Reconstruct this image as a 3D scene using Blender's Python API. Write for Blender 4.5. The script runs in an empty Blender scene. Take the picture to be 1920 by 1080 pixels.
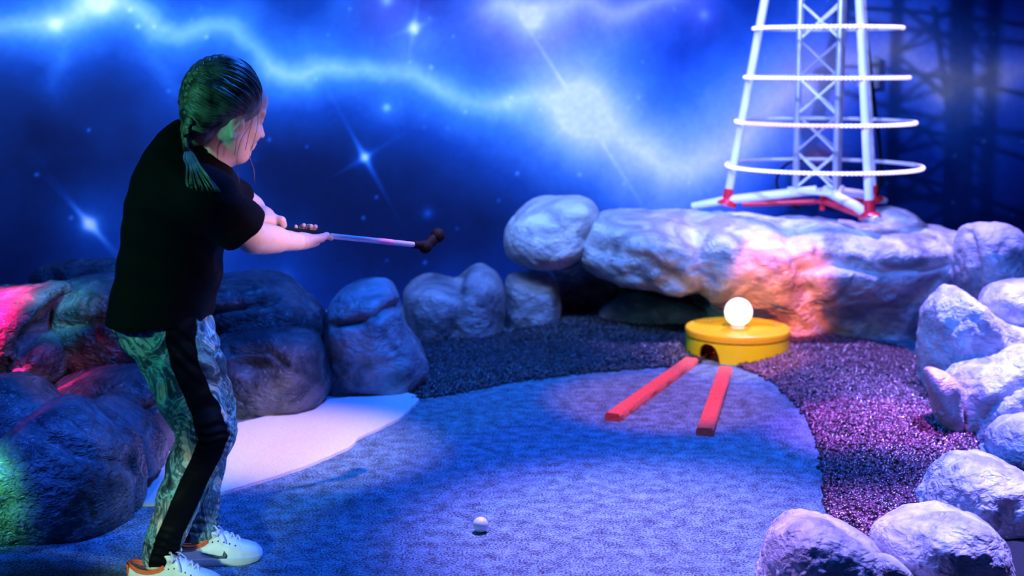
import bpy, math, random
import numpy as np
from mathutils import Vector, Matrix

random.seed(7)
rng = np.random.default_rng(7)
sc = bpy.context.scene
COL = sc.collection

# ------------------------------------------------------------------ camera
F = 2500.0                 # focal length in pixels of the 1920 wide frame
PX0, PY0 = 960.0, 440.0    # principal point
TH = math.radians(7.4)     # pitch down
H = 1.30
cam_d = bpy.data.cameras.new('camera'); cam = bpy.data.objects.new('camera', cam_d); COL.objects.link(cam)
cam.location = (0, 0, H); cam.rotation_euler = (math.pi/2-TH, 0, 0)
cam_d.sensor_width = 36; cam_d.lens = F*36/1920; cam_d.shift_y = -(540-PY0)/1920
cam_d.dof.use_dof = True; cam_d.dof.focus_distance = 3.65
cam_d.dof.aperture_fstop = (cam_d.lens/1000)/0.019
cam_d.clip_end = 60
sc.camera = cam

# ------------------------------------------------------------------ world, lights, exposure
sc.view_settings.view_transform = 'Standard'; sc.view_settings.look = 'None'
sc.view_settings.exposure = 0.0; sc.view_settings.gamma = 1.0; sc.view_settings.use_curve_mapping = False
w = bpy.data.worlds.new('world'); sc.world = w; w.use_nodes = True
w.node_tree.nodes['Background'].inputs[0].default_value = (0.004, 0.105, 0.80, 1)
w.node_tree.nodes['Background'].inputs[1].default_value = 0.075

def aim(o, tgt):
    d = Vector(tgt)-o.location
    o.rotation_euler = d.to_track_quat('-Z', 'Y').to_euler()
def area(name, loc, tgt, size, power, col, size_y=None, spread=180):
    l = bpy.data.lights.new(name, 'AREA'); l.energy = power; l.color = col; l.size = size
    if size_y: l.shape = 'RECTANGLE'; l.size_y = size_y
    l.spread = math.radians(spread)
    o = bpy.data.objects.new(name, l); COL.objects.link(o); o.location = loc; aim(o, tgt); return o
def spot(name, loc, tgt, power, col, deg, blend=0.5, r=0.05):
    l = bpy.data.lights.new(name, 'SPOT'); l.energy = power; l.color = col
    l.spot_size = math.radians(deg); l.spot_blend = blend; l.shadow_soft_size = r
    o = bpy.data.objects.new(name, l); COL.objects.link(o); o.location = loc; aim(o, tgt); return o

# overhead wash on the mural, the black-light key over the rocks, and the coloured effect spots
area('wall_wash_light', (-0.9, 4.3, 2.3), (-0.8, 7.0, 1.22), 4.2, 55, (0.37, 0.58, 1.0), 0.3, 70)
spot('tower_light', (0.05, 4.65, 2.0), (2.25, 7.8, 0.95), 560, (0.19, 0.25, 1.0), 52, 0.6, 0.025)
spot('rock_light', (1.75, 4.45, 3.0), (1.34, 3.40, 0.05), 1900, (0.30, 0.23, 1.0), 24, 0.8, 0.08)
spot('slope_light', (2.3, 5.6, 3.0), (1.80, 4.75, 0.3), 2400, (0.28, 0.22, 1.0), 28, 0.8, 0.08)
spot('slab_light', (1.7, 6.6, 3.3), (1.55, 6.2, 0.5), 1100, (0.34, 0.25, 1.0), 41, 0.6, 0.10)
spot('gravel_light', (1.4, 4.9, 2.9), (1.27, 4.6, 0.0), 480, (0.95, 0.10, 0.85), 17, 0.8, 0.04)
area('lane_light', (0.5, 4.2, 3.1), (0.5, 4.2, 0.0), 0.5, 118, (0.015, 0.15, 1.0), None, 140)
spot('front_lane_light', (0.2, 4.4, 3.0), (0.40, 3.55, 0.0), 1300, (0.60, 0.30, 1.0), 30, 1.0, 0.10)
spot('rail_light', (0.65, 4.1, 2.7), (0.60, 5.02, 0.0), 420, (1.0, 0.22, 0.16), 21, 0.7, 0.04)
spot('back_row_light', (-0.3, 3.9, 2.9), (-0.25, 5.8, 0.3), 300, (0.03, 0.20, 1.0), 36, 0.8, 0.06)
spot('pink_light', (0.5, 3.3, 2.9), (-0.72, 4.40, 0.0), 600, (1.0, 0.54, 0.90), 19, 1.0, 0.03)
spot('magenta_light', (-2.6, 3.6, 1.35), (-1.84, 4.38, 0.42), 5600, (1.0, 0.01, 0.16), 19.5, 0.8, 0.05)
spot('red_light', (-1.5, 3.0, 2.2), (-1.50, 4.4, 0.16), 160, (1.0, 0.02, 0.05), 8, 0.8, 0.05)
spot('green_light', (-2.2, 2.6, 0.70), (-1.48, 3.48, 0.16), 420, (0.12, 1.0, 0.18), 13, 0.9, 0.05)
spot('cyan_light', (-1.2, 3.0, 1.9), (-1.62, 4.6, 0.45), 330, (0.05, 0.65, 0.80), 11, 0.8, 0.05)
spot('corner_light', (-1.9, 2.6, 1.7), (-1.30, 3.7, 0.2), 260, (0.02, 0.12, 1.0), 22, 0.8, 0.05)
spot('shoe_light', (-0.95, 1.5, 0.55), (-0.86, 3.25, 0.14), 90, (0.55, 1.0, 0.70), 17, 0.8, 0.05)
spot('teal_light', (-2.1, 1.9, 1.7), (-0.86, 3.3, 0.90), 95, (0.10, 0.90, 0.58), 30, 0.8, 0.08)
spot('face_light', (0.8, 2.3, 1.5), (-0.56, 3.38, 0.94), 210, (1.0, 0.58, 0.84), 16, 0.8, 0.08)
spot('leg_light', (0.8, 2.9, 1.9), (-0.78, 3.3, 0.42), 130, (0.28, 0.42, 1.0), 17, 0.8, 0.08)
spot('amber_light', (0.95, 4.0, 2.4), (0.98, 5.68, 0.06), 430, (1.0, 0.46, 0.03), 14.0, 0.5, 0.04)
spot('ledge_light', (1.05, 3.7, 1.9), (1.24, 6.1, 0.25), 1000, (1.0, 0.15, 0.02), 10.5, 0.6, 0.04)

# ------------------------------------------------------------------ pixel rays of the photograph -> points in the place
CT, ST = math.cos(TH), math.sin(TH)
def ray(px, py):
    a = (px-PX0)/F; b = -(py-PY0)/F
    return np.array([a, CT+b*ST, -ST+b*CT])
def at(px, py, Y):
    r = ray(px, py); return np.array([0, 0, H]) + r*(Y/r[1])
def fl(px, py, z=0.0):
    r = ray(px, py); return np.array([0, 0, H]) + r*((z-H)/r[2])

# ------------------------------------------------------------------ numpy noise
_perm = rng.random(65536).astype(np.float32)
def _h(i, j, k):
    n = (i*73856093) ^ (j*19349663) ^ (k*83492791)
    return _perm[(n ^ (n >> 13)) & 65535]
def vnoise(P):
    P = np.asarray(P, dtype=np.float64)
    I = np.floor(P).astype(np.int64); f = P-I; f = f*f*(3-2*f)
    x, y, z = I[..., 0], I[..., 1], I[..., 2]; u, v, t = f[..., 0], f[..., 1], f[..., 2]
    r = 0
    for a in (0, 1):
        for b in (0, 1):
            for c in (0, 1):
                r = r + _h(x+a, y+b, z+c)*(u if a else 1-u)*(v if b else 1-v)*(t if c else 1-t)
    return r*2-1
def fbm(P, oct=4, g=0.5):
    P = np.asarray(P, dtype=np.float64); s = 0; a = 1.0; n = 0
    for o in range(oct):
        s = s + a*vnoise(P*(2.03**o)+o*17.3); n += a; a *= g
    return s/n

# ------------------------------------------------------------------ mesh helpers
def mesh_np(name, V, Fc, mats=None, smooth=True, fmat=None):
    me = bpy.data.meshes.new(name)
    V = np.asarray(V, dtype=np.float32)
    me.vertices.add(len(V)); me.vertices.foreach_set('co', V.ravel())
    groups = Fc if isinstance(Fc, list) else [Fc]
    groups = [np.asarray(g, dtype=np.int32) for g in groups if len(g)]
    tot = sum(g.size for g in groups); nf = sum(len(g) for g in groups)
    me.loops.add(tot); me.loops.foreach_set('vertex_index', np.concatenate([g.ravel() for g in groups]))
    starts = []; s = 0
    for g in groups:
        starts.append(s+np.arange(len(g))*g.shape[1]); s += g.size
    me.polygons.add(nf); me.polygons.foreach_set('loop_start', np.concatenate(starts).astype(np.int32))
    if smooth: me.polygons.foreach_set('use_smooth', np.ones(nf, dtype=bool))
    for m in (mats or []): me.materials.append(m)
    if fmat is not None: me.polygons.foreach_set('material_index', np.asarray(fmat, dtype=np.int32))
    me.update(); me.validate(); return me
def link(name, me, parent=None, loc=(0, 0, 0)):
    o = bpy.data.objects.new(name, me); COL.objects.link(o); o.location = loc
    if parent: o.parent = parent
    return o
def tag(o, label=None, cat=None, group=None, kind=None):
    if label: o['label'] = label
    if cat: o['category'] = cat
    if group: o['group'] = group
    if kind: o['kind'] = kind
    return o
def empty(name, loc, rz=0.0):
    o = bpy.data.objects.new(name, None); COL.objects.link(o); o.location = loc; o.rotation_euler = (0, 0, rz); o.empty_display_size = .05
    return o
class MB:
    """collects shapes; build() links them as one mesh object"""
    def __init__(s): s.V = []; s.Q = []; s.T = []; s.n = 0
    def add(s, V, Q=None, T=None):
        V = np.asarray(V, dtype=float).reshape(-1, 3)
        if Q is not None and len(Q): s.Q.append(np.asarray(Q)+s.n)
        if T is not None and len(T): s.T.append(np.asarray(T)+s.n)
        s.V.append(V); s.n += len(V)
    def tube(s, pts, r, n=12, closed=False, caps=True, flat=1.0, nrm=None):
        P = np.asarray(pts, dtype=float); m = len(P)
        R = np.full(m, r, dtype=float) if np.isscalar(r) else np.asarray(r, dtype=float)
        if closed: T = np.roll(P, -1, 0)-np.roll(P, 1, 0)
        else: T = np.gradient(P, axis=0)
        T /= np.linalg.norm(T, axis=1)[:, None]+1e-12
        if nrm is None:
            a = np.array([0, 0, 1.0]) if abs(T[0][2]) < .9 else np.array([1.0, 0, 0])
        else: a = np.asarray(nrm, float)
        fr = []
        u = a-T[0]*a.dot(T[0]); u /= np.linalg.norm(u)
        for i in range(m):
            u = u-T[i]*u.dot(T[i]); u /= np.linalg.norm(u)+1e-12
            fr.append((u, np.cross(T[i], u)))
        an = np.linspace(0, 2*np.pi, n, endpoint=False)
        V = np.concatenate([P[i]+R[i]*(np.outer(np.cos(an)*flat, fr[i][0])+np.outer(np.sin(an), fr[i][1])) for i in range(m)])
        Q = []
        for i in range(m if closed else m-1):
            j = (i+1) % m
            for k in range(n):
                l = (k+1) % n; Q.append((i*n+k, i*n+l, j*n+l, j*n+k))
        T_ = []
        if not closed and caps:
            V = np.vstack([V, P[0], P[-1]]); a0, a1 = m*n, m*n+1
            for k in range(n):
                l = (k+1) % n; T_ += [(a0, l, k), (a1, (m-1)*n+k, (m-1)*n+l)]
        s.add(V, Q, T_)
    def box(s, c, size, R=None, bevel=0.0):
        hx, hy, hz = [q/2 for q in size]; b = bevel
        if b <= 0:
            V = np.array([(x, y, z) for x in (-hx, hx) for y in (-hy, hy) for z in (-hz, hz)])
            Q = [(0, 1, 3, 2), (4, 6, 7, 5), (0, 4, 5, 1), (2, 3, 7, 6), (0, 2, 6, 4), (1, 5, 7, 3)]
        else:
            rings = []
            def rect(x, y, z, c_):
                return [(-x+c_, -y, z), (x-c_, -y, z), (x, -y+c_, z), (x, y-c_, z), (x-c_, y, z), (-x+c_, y, z), (-x, y-c_, z), (-x, -y+c_, z)]
            rings = rect(hx-b, hy-b, -hz, b*.5)+rect(hx, hy, -hz+b, b)+rect(hx, hy, hz-b, b)+rect(hx-b, hy-b, hz, b*.5)
            V = np.array(rings+[(0, 0, -hz), (0, 0, hz)]); Q = []; 
            for i in range(3):
                for k in range(8): Q.append((i*8+k, i*8+(k+1) % 8, i*8+8+(k+1) % 8, i*8+8+k))
            T = [(32, (k+1) % 8, k) for k in range(8)]+[(33, 24+k, 24+(k+1) % 8) for k in range(8)]
            if R is not None: V = V@np.asarray(R).T
            s.add(V+np.asarray(c), Q, T); return
        if R is not None: V = V@np.asarray(R).T
        s.add(V+np.asarray(c), Q)
    def lathe(s, prof, c=(0, 0, 0), n=48, R=None):
        m = len(prof); an = np.linspace(0, 2*np.pi, n, endpoint=False)
        V = np.concatenate([np.stack([r*np.cos(an), r*np.sin(an), np.full(n, z)], 1) for r, z in prof])
        Q = [(i*n+k, i*n+(k+1) % n, (i+1)*n+(k+1) % n, (i+1)*n+k) for i in range(m-1) for k in range(n)]
        if R is not None: V = V@np.asarray(R).T
        s.add(V+np.asarray(c), Q)
    def ball(s, c, r, nu=10, nv=7, R=None):
        r = np.array([r]*3 if np.isscalar(r) else r, float)
        V = [(0, 0, -1)]
        for i in range(1, nv):
            t = -math.pi/2+math.pi*i/nv
            for k in range(nu): p = 2*math.pi*k/nu; V.append((math.cos(t)*math.cos(p), math.cos(t)*math.sin(p), math.sin(t)))
        V.append((0, 0, 1)); V = np.array(V)*r; Q = []; T = []
        for i in range(nv-2):
            for k in range(nu): Q.append((1+i*nu+k, 1+i*nu+(k+1) % nu, 1+(i+1)*nu+(k+1) % nu, 1+(i+1)*nu+k))
        e = 1+(nv-1)*nu
        for k in range(nu): T += [(0, 1+(k+1) % nu, 1+k), (e, 1+(nv-2)*nu+k, 1+(nv-2)*nu+(k+1) % nu)]
        if R is not None: V = V@np.asarray(R).T
        s.add(V+np.asarray(c), Q, T)
    def build(s, name, m, parent=None, loc=(0, 0, 0), smooth=True, world=False, sharp=None):
        V = np.concatenate(s.V)
        if world:
            V = V-np.asarray(loc)
            if parent is not None:
                M = parent.matrix_basis
                # parent may carry a location only
                V = V-(np.asarray(parent.location) if tuple(loc) == (0, 0, 0) else 0)
        Fs = [np.concatenate(g) for g in (s.Q, s.T) if g]
        me = mesh_np(name, V, Fs, m if isinstance(m, list) else [m], smooth)
        if sharp:
            me.set_sharp_from_angle(angle=math.radians(sharp))
        return link(name, me, parent, loc)
def spline(pts, n):
    """Catmull-Rom through the points (any dimension)"""
    P = np.asarray(pts, float); P = np.vstack([2*P[0]-P[1], P, 2*P[-1]-P[-2]]); m = len(P)-3
    out = []
    for t in np.linspace(0, m-1e-9, n):
        i = int(t); f = t-i; a, b, c, d = P[i], P[i+1], P[i+2], P[i+3]
        out.append(.5*((2*b)+(c-a)*f+(2*a-5*b+4*c-d)*f*f+(3*b-a-3*c+d)*f**3))
    return np.array(out)

# ------------------------------------------------------------------ materials
def new_mat(name):
    m = bpy.data.materials.new(name); m.use_nodes = True
    return m, m.node_tree, m.node_tree.nodes['Principled BSDF']
def N(nt, t, **k):
    n = nt.nodes.new(t)
    for a, b in k.items(): setattr(n, a, b)
    return n
def plain(name, col, rough=.5, metal=0.0, bump=0.0, scale=40, var=0.0, spec=.5, emit=None, es=0.0, sheen=0.0):
    m, nt, b = new_mat(name)
    b.inputs['Base Color'].default_value = (*col, 1); b.inputs['Roughness'].default_value = rough
    b.inputs['Metallic'].default_value = metal; b.inputs['Specular IOR Level'].default_value = spec
    b.inputs['Sheen Weight'].default_value = sheen
    tc = N(nt, 'ShaderNodeTexCoord'); no = N(nt, 'ShaderNodeTexNoise'); no.inputs['Scale'].default_value = scale; no.inputs['Detail'].default_value = 5
    nt.links.new(tc.outputs['Object'], no.inputs['Vector'])
    r = N(nt, 'ShaderNodeValToRGB')
    c0 = tuple(max(0, c*(1-var)) for c in col); c1 = tuple(min(1, c*(1+var)) for c in col)
    r.color_ramp.elements[0].position = .35; r.color_ramp.elements[1].position = .65
    r.color_ramp.elements[0].color = (*c0, 1); r.color_ramp.elements[1].color = (*c1, 1)
    nt.links.new(no.outputs['Fac'], r.inputs['Fac']); nt.links.new(r.outputs['Color'], b.inputs['Base Color'])
    if bump:
        bp = N(nt, 'ShaderNodeBump'); bp.inputs['Strength'].default_value = min(1, bump); bp.inputs['Distance'].default_value = .004
        nt.links.new(no.outputs['Fac'], bp.inputs['Height']); nt.links.new(bp.outputs['Normal'], b.inputs['Normal'])
    if emit:
        b.inputs['Emission Color'].default_value = (*emit, 1); b.inputs['Emission Strength'].default_value = es
    return m
def rock_mat(name, ca, cb, rough=.42, crinkle=1.0, scale=1.0):
    m, nt, b = new_mat(name)
    tc = N(nt, 'ShaderNodeTexCoord')
    n1 = N(nt, 'ShaderNodeTexNoise'); n1.inputs['Scale'].default_value = 5*scale; n1.inputs['Detail'].default_value = 6; n1.inputs['Distortion'].default_value = 1.2
    n2 = N(nt, 'ShaderNodeTexNoise'); n2.inputs['Scale'].default_value = 46*scale; n2.inputs['Detail'].default_value = 4; n2.inputs['Distortion'].default_value = .7
    n3 = N(nt, 'ShaderNodeTexNoise'); n3.inputs['Scale'].default_value = 11*scale; n3.inputs['Detail'].default_value = 5; n3.inputs['Distortion'].default_value = 1.5
    mp = N(nt, 'ShaderNodeMapping'); mp.inputs['Scale'].default_value = (1, 1, 1.7)
    nt.links.new(tc.outputs['Object'], mp.inputs['Vector'])
    for n_ in (n1, n2, n3): nt.links.new(mp.outputs['Vector'], n_.inputs['Vector'])
    r = N(nt, 'ShaderNodeValToRGB'); r.color_ramp.elements[0].position = .38; r.color_ramp.elements[1].position = .62
    r.color_ramp.elements[0].color = (*ca, 1); r.color_ramp.elements[1].color = (*cb, 1)
    nt.links.new(n1.outputs['Fac'], r.inputs['Fac']); nt.links.new(r.outputs['Color'], b.inputs['Base Color'])
    b1 = N(nt, 'ShaderNodeBump'); b1.inputs['Strength'].default_value = .9; b1.inputs['Distance'].default_value = .02*crinkle
    b2 = N(nt, 'ShaderNodeBump'); b2.inputs['Strength'].default_value = .9; b2.inputs['Distance'].default_value = .016*crinkle
    ge = N(nt, 'ShaderNodeNewGeometry'); sx = N(nt, 'ShaderNodeSeparateXYZ'); nt.links.new(ge.outputs['Normal'], sx.inputs[0])
    fl_ = N(nt, 'ShaderNodeMapRange'); fl_.inputs['From Min'].default_value = .35; fl_.inputs['From Max'].default_value = .85; fl_.inputs['To Min'].default_value = 1; fl_.inputs['To Max'].default_value = .22
    nt.links.new(sx.outputs['Z'], fl_.inputs['Value']); nt.links.new(fl_.outputs[0], b2.inputs['Strength'])
    nt.links.new(n3.outputs['Fac'], b1.inputs['Height']); nt.links.new(n2.outputs['Fac'], b2.inputs['Height'])
    nt.links.new(b1.outputs['Normal'], b2.inputs['Normal']); nt.links.new(b2.outputs['Normal'], b.inputs['Normal'])
    b.inputs['Roughness'].default_value = rough
    return m
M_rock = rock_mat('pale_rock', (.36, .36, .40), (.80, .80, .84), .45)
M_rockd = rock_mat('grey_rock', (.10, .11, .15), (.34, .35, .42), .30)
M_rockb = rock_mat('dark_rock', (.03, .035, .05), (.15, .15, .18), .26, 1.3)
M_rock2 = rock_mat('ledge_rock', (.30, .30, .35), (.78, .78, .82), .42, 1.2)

# ------------------------------------------------------------------ floor
def turf_mat():
    m, nt, b = new_mat('putting_turf')
    tc = N(nt, 'ShaderNodeTexCoord')
    n1 = N(nt, 'ShaderNodeTexNoise'); n1.inputs['Scale'].default_value = 170; n1.inputs['Detail'].default_value = 3
    n2 = N(nt, 'ShaderNodeTexNoise'); n2.inputs['Scale'].default_value = 22; n2.inputs['Detail'].default_value = 5
    nt.links.new(tc.outputs['Object'], n1.inputs['Vector']); nt.links.new(tc.outputs['Object'], n2.inputs['Vector'])
    mx = N(nt, 'ShaderNodeMath', operation='MULTIPLY_ADD'); mx.inputs[1].default_value = .45
    nt.links.new(n2.outputs['Fac'], mx.inputs[0]); nt.links.new(n1.outputs['Fac'], mx.inputs[2])
    r = N(nt, 'ShaderNodeValToRGB'); r.color_ramp.elements[0].position = .62; r.color_ramp.elements[1].position = .86
    r.color_ramp.elements[0].color = (.010, .024, .04, 1); r.color_ramp.elements[1].color = (.20, .42, .60, 1)
    nt.links.new(mx.outputs[0], r.inputs['Fac']); nt.links.new(r.outputs['Color'], b.inputs['Base Color'])
    bp = N(nt, 'ShaderNodeBump'); bp.inputs['Strength'].default_value = 1; bp.inputs['Distance'].default_value = .006
    nt.links.new(n1.outputs['Fac'], bp.inputs['Height']); nt.links.new(bp.outputs['Normal'], b.inputs['Normal'])
    b.inputs['Roughness'].default_value = .8; b.inputs['Sheen Weight'].default_value = .15
    return m
f = MB(); f.add([(-3.2, 1.2, 0), (4.2, 1.2, 0), (4.2, 9.0, 0), (-3.2, 9.0, 0)], [(0, 1, 2, 3)])
tag(f.build('floor', turf_mat()), kind='structure')

f = MB(); q = [fl(1440, 1110), fl(1560, 1085), fl(1700, 1065), fl(1800, 1010), fl(1860, 930), fl(1900, 850), fl(1920, 780), fl(1960, 700)]
q = [tuple(v[:2]) for v in q]+[(4.2, 5.2), (4.2, 2.4), (q[0][0], 2.4)]
f.add([(x, y, .003) for x, y in q], None, [(0, i, i+1) for i in range(1, 0)] or [(10, i, i+1) for i in range(0, 7)]+[(10, 7, 8), (10, 8, 9)])
tag(f.build('floor', plain('dark_outer_carpet', (.012, .014, .02), .95, bump=1, scale=200, var=.3)), kind='structure')

# ------------------------------------------------------------------ mural wall
WA = np.array([-3.2, 6.45-0.8*.3333]); WD = np.array([3.0, 1.0])/math.sqrt(10)      # base line of the wall
WN = np.array([WD[1], -WD[0]])                                                       # towards the room
WL, WH = 8.4, 3.1
def on_wall(px, py):
    r = ray(px, py); t = (WA@WN)/(r[:2]@WN); p = r[:2]*t
    return np.array([(p-WA)@WD, H+r[2]*t])
def wall_pt(s, z, off=0.0):
    p = WA+WD*s+WN*off; return np.array([p[0], p[1], z])
ns, nz = 1060, 400
S, Z = np.meshgrid(np.linspace(0, WL, ns), np.linspace(0, WH, nz)); S = S.ravel(); Z = Z.ravel()
PW = np.stack([S, Z, np.zeros_like(S)], 1)
warp = np.stack([fbm(PW*2.6+3, 4), fbm(PW*2.6+40, 4)], 1)*.06 + np.stack([fbm(PW*9+3, 3), fbm(PW*9+40, 3)], 1)*.012
Q2 = np.stack([S, Z], 1)+warp
def seg_dist(P, a, b):
    ab = b-a; t = np.clip(((P-a)@ab)/(ab@ab), 0, 1); return np.linalg.norm(P-a-t[:, None]*ab, axis=1), t
glow = np.zeros(len(S)); purple = np.zeros(len(S)); soft = np.zeros(len(S))
def vein(pts, amp, wd, pur=0.0):
    P = np.array([list(on_wall(x, y)) for x, y in pts]); best = np.full(len(S), 9.0)
    for a, b in zip(P[:-1], P[1:]):
        d, t = seg_dist(Q2, a, b); best = np.minimum(best, d)
    g = amp*(.22*np.exp(-(best/(wd*1.6))**2)+.42*np.exp(-best/(wd*2.8)))
    glow[:] = np.maximum(glow, g)+.25*np.minimum(glow, g); soft[:] += amp*.22*np.exp(-(best/(wd*7))**2)
    purple[:] += pur*np.exp(-(best/(wd*4))**2)
vein([(-200, 80), (0, 55), (60, 50), (105, 45), (140, 30), (165, 8), (190, 0), (235, 5), (262, 20), (285, 48), (330, 62), (400, 52), (450, 60), (480, 90), (510, 125), (545, 143), (580, 145), (600, 130), (640, 128), (700, 140), (790, 150), (830, 170), (870, 188), (930, 200), (1000, 190), (1088, 205)], .66, .035)
vein([(1088, 205), (1150, 240), (1200, 285), (1240, 312), (1290, 312), (1340, 290), (1400, 250), (1440, 210), (1480, 180), (1530, 165)], 1.05, .06, .6)
vein([(1530, 165), (1600, 115), (1680, 100), (1730, 128), (1760, 140), (1820, 150), (1900, 140), (2000, 120)], .95, .055, .5)
vein([(940, 10), (998, 35), (1040, 22), (1070, 0), (1100, 4), (1140, 28), (1190, 22), (1230, 6), (1280, -20)], .70, .035, .9)
vein([(165, 8), (120, 90), (100, 160)], .2, .03); vein([(262, 20), (290, 110), (330, 180)], .15, .03)
def star(px, py, amp, core, halo, pur=0.0, spikes=()):
    c = on_wall(px, py); d = np.hypot(S-c[0], Z-c[1])
    glow[:] += amp*(.75*np.exp(-(d/core)**2)+.42*np.exp(-d/halo)); purple[:] += pur*np.exp(-(d/(halo*2.5))**2)
    for an, ln in spikes:
        ux, uz = math.cos(math.radians(an)), math.sin(math.radians(an))
        u = (S-c[0])*ux+(Z-c[1])*uz; v = -(S-c[0])*uz+(Z-c[1])*ux
        glow[:] += amp*.35*np.exp(-np.abs(u)/ln)*np.exp(-(v/(.008+.05*np.exp(-np.abs(u)/.06)*.3))**2)
star(105, 45, .55, .03, .06); star(190, 6, .80, .045, .10)
star(168, 420, .8, .030, .075, 0, ((125, .12), (-50, .12)))
star(776, 52, .62, .026, .10, .35, ((80, .08), (20, .06))); star(725, 202, .40, .020, .05)
star(684, 295, .55, .016, .035, 0, ((118, .12), (-62, .12), (210, .1))); star(802, 400, .22, .022, .03)
star(998, 35, .95, .055, .12, 1.0); star(1088, 205, 1.5, .10, .24, .1, ((125, .22), (-55, .26), (45, .1)))
star(535, 522, .34, .018, .06); star(1320, 28, .25, .03, .04, .4); star(1768, 170, 1.2, .05, .12)
star(1845, 265, .4, .012, .015); star(725, 0, .45, .03, .06, .4); star(1865, 150, .8, .1, .12); star(950, 196, .2, .02, .05)
for _ in range(230):
    s_, z_ = rng.uniform(0, WL), rng.uniform(.2, WH); a_ = rng.uniform(.08, .35)
    m_ = (np.abs(S-s_) < .04) & (np.abs(Z-z_) < .04)
    glow[m_] += a_*np.exp(-(((S[m_]-s_)**2+(Z[m_]-z_)**2)/(rng.uniform(.006, .011)**2)))
cloud = .5+.5*fbm(PW*1.1+9, 5); cl2 = .5+.5*fbm(PW*5+71, 5)
def dark(px, py, r, a):
    c = on_wall(px, py); return 1-a*np.exp(-(((S-c[0])**2+(Z-c[1])**2)/r**2))
base = .17+.20*np.clip((cloud-.35)*2.2, 0, 1)+.10*(cl2-.5)
for q in ((120, 220, .5, .45), (700, 400, .5, .55), (560, 330, .35, .5), (930, 420, .35, .55), (30, 460, .4, .35), (1900, 20, .6, .6), (1200, 130, .3, .15)): base *= dark(*q)
c = on_wall(250, 520); base += .10*np.exp(-(((S-c[0])**2+(Z-c[1])**2)/.5**2))
I = np.clip(base+soft+glow*(.8+.4*cl2), 0, 1.35)
xs = [0, .12, .3, .5, .75, 1.0, 1.35]
cr = np.interp(I, xs, [.0006, .001, .004, .035, .20, .52, .92])
cg = np.interp(I, xs, [.003, .009, .052, .19, .44, .68, .92])
cb = np.interp(I, xs, [.025, .065, .29, .66, .92, .98, 1.0])
pu = np.clip(purple, 0, 1)*np.clip(I*1.3, 0, 1); cr = cr+pu*.20*(1-cr); cg = cg*(1-.15*pu)
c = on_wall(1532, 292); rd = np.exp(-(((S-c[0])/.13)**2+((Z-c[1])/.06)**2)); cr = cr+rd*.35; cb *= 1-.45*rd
fine = 1+.10*fbm(PW*45, 2)
colr = np.stack([cr*fine, cg*fine, cb*fine, np.ones_like(cr)], 1).clip(0, 1).astype(np.float32)
V = np.stack([WA[0]+WD[0]*S, WA[1]+WD[1]*S, Z], 1)
ii = (np.arange(nz-1)[:, None]*ns+np.arange(ns-1)[None, :]).ravel()
m, nt, b = new_mat('space_mural')
an_ = N(nt, 'ShaderNodeAttribute', attribute_name='mural'); nt.links.new(an_.outputs['Color'], b.inputs['Base Color'])
b.inputs['Roughness'].default_value = .85; b.inputs['Specular IOR Level'].default_value = .15
me = mesh_np('wall_back', V, np.stack([ii, ii+1, ii+ns+1, ii+ns], 1), [m])
ca = me.color_attributes.new('mural', 'FLOAT_COLOR', 'POINT'); ca.data.foreach_set('color', colr.ravel())
tag(link('wall_back', me), kind='structure')
del PW, S, Z, Q2, warp, glow, purple, soft, cloud, cl2, base, colr, V

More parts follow.
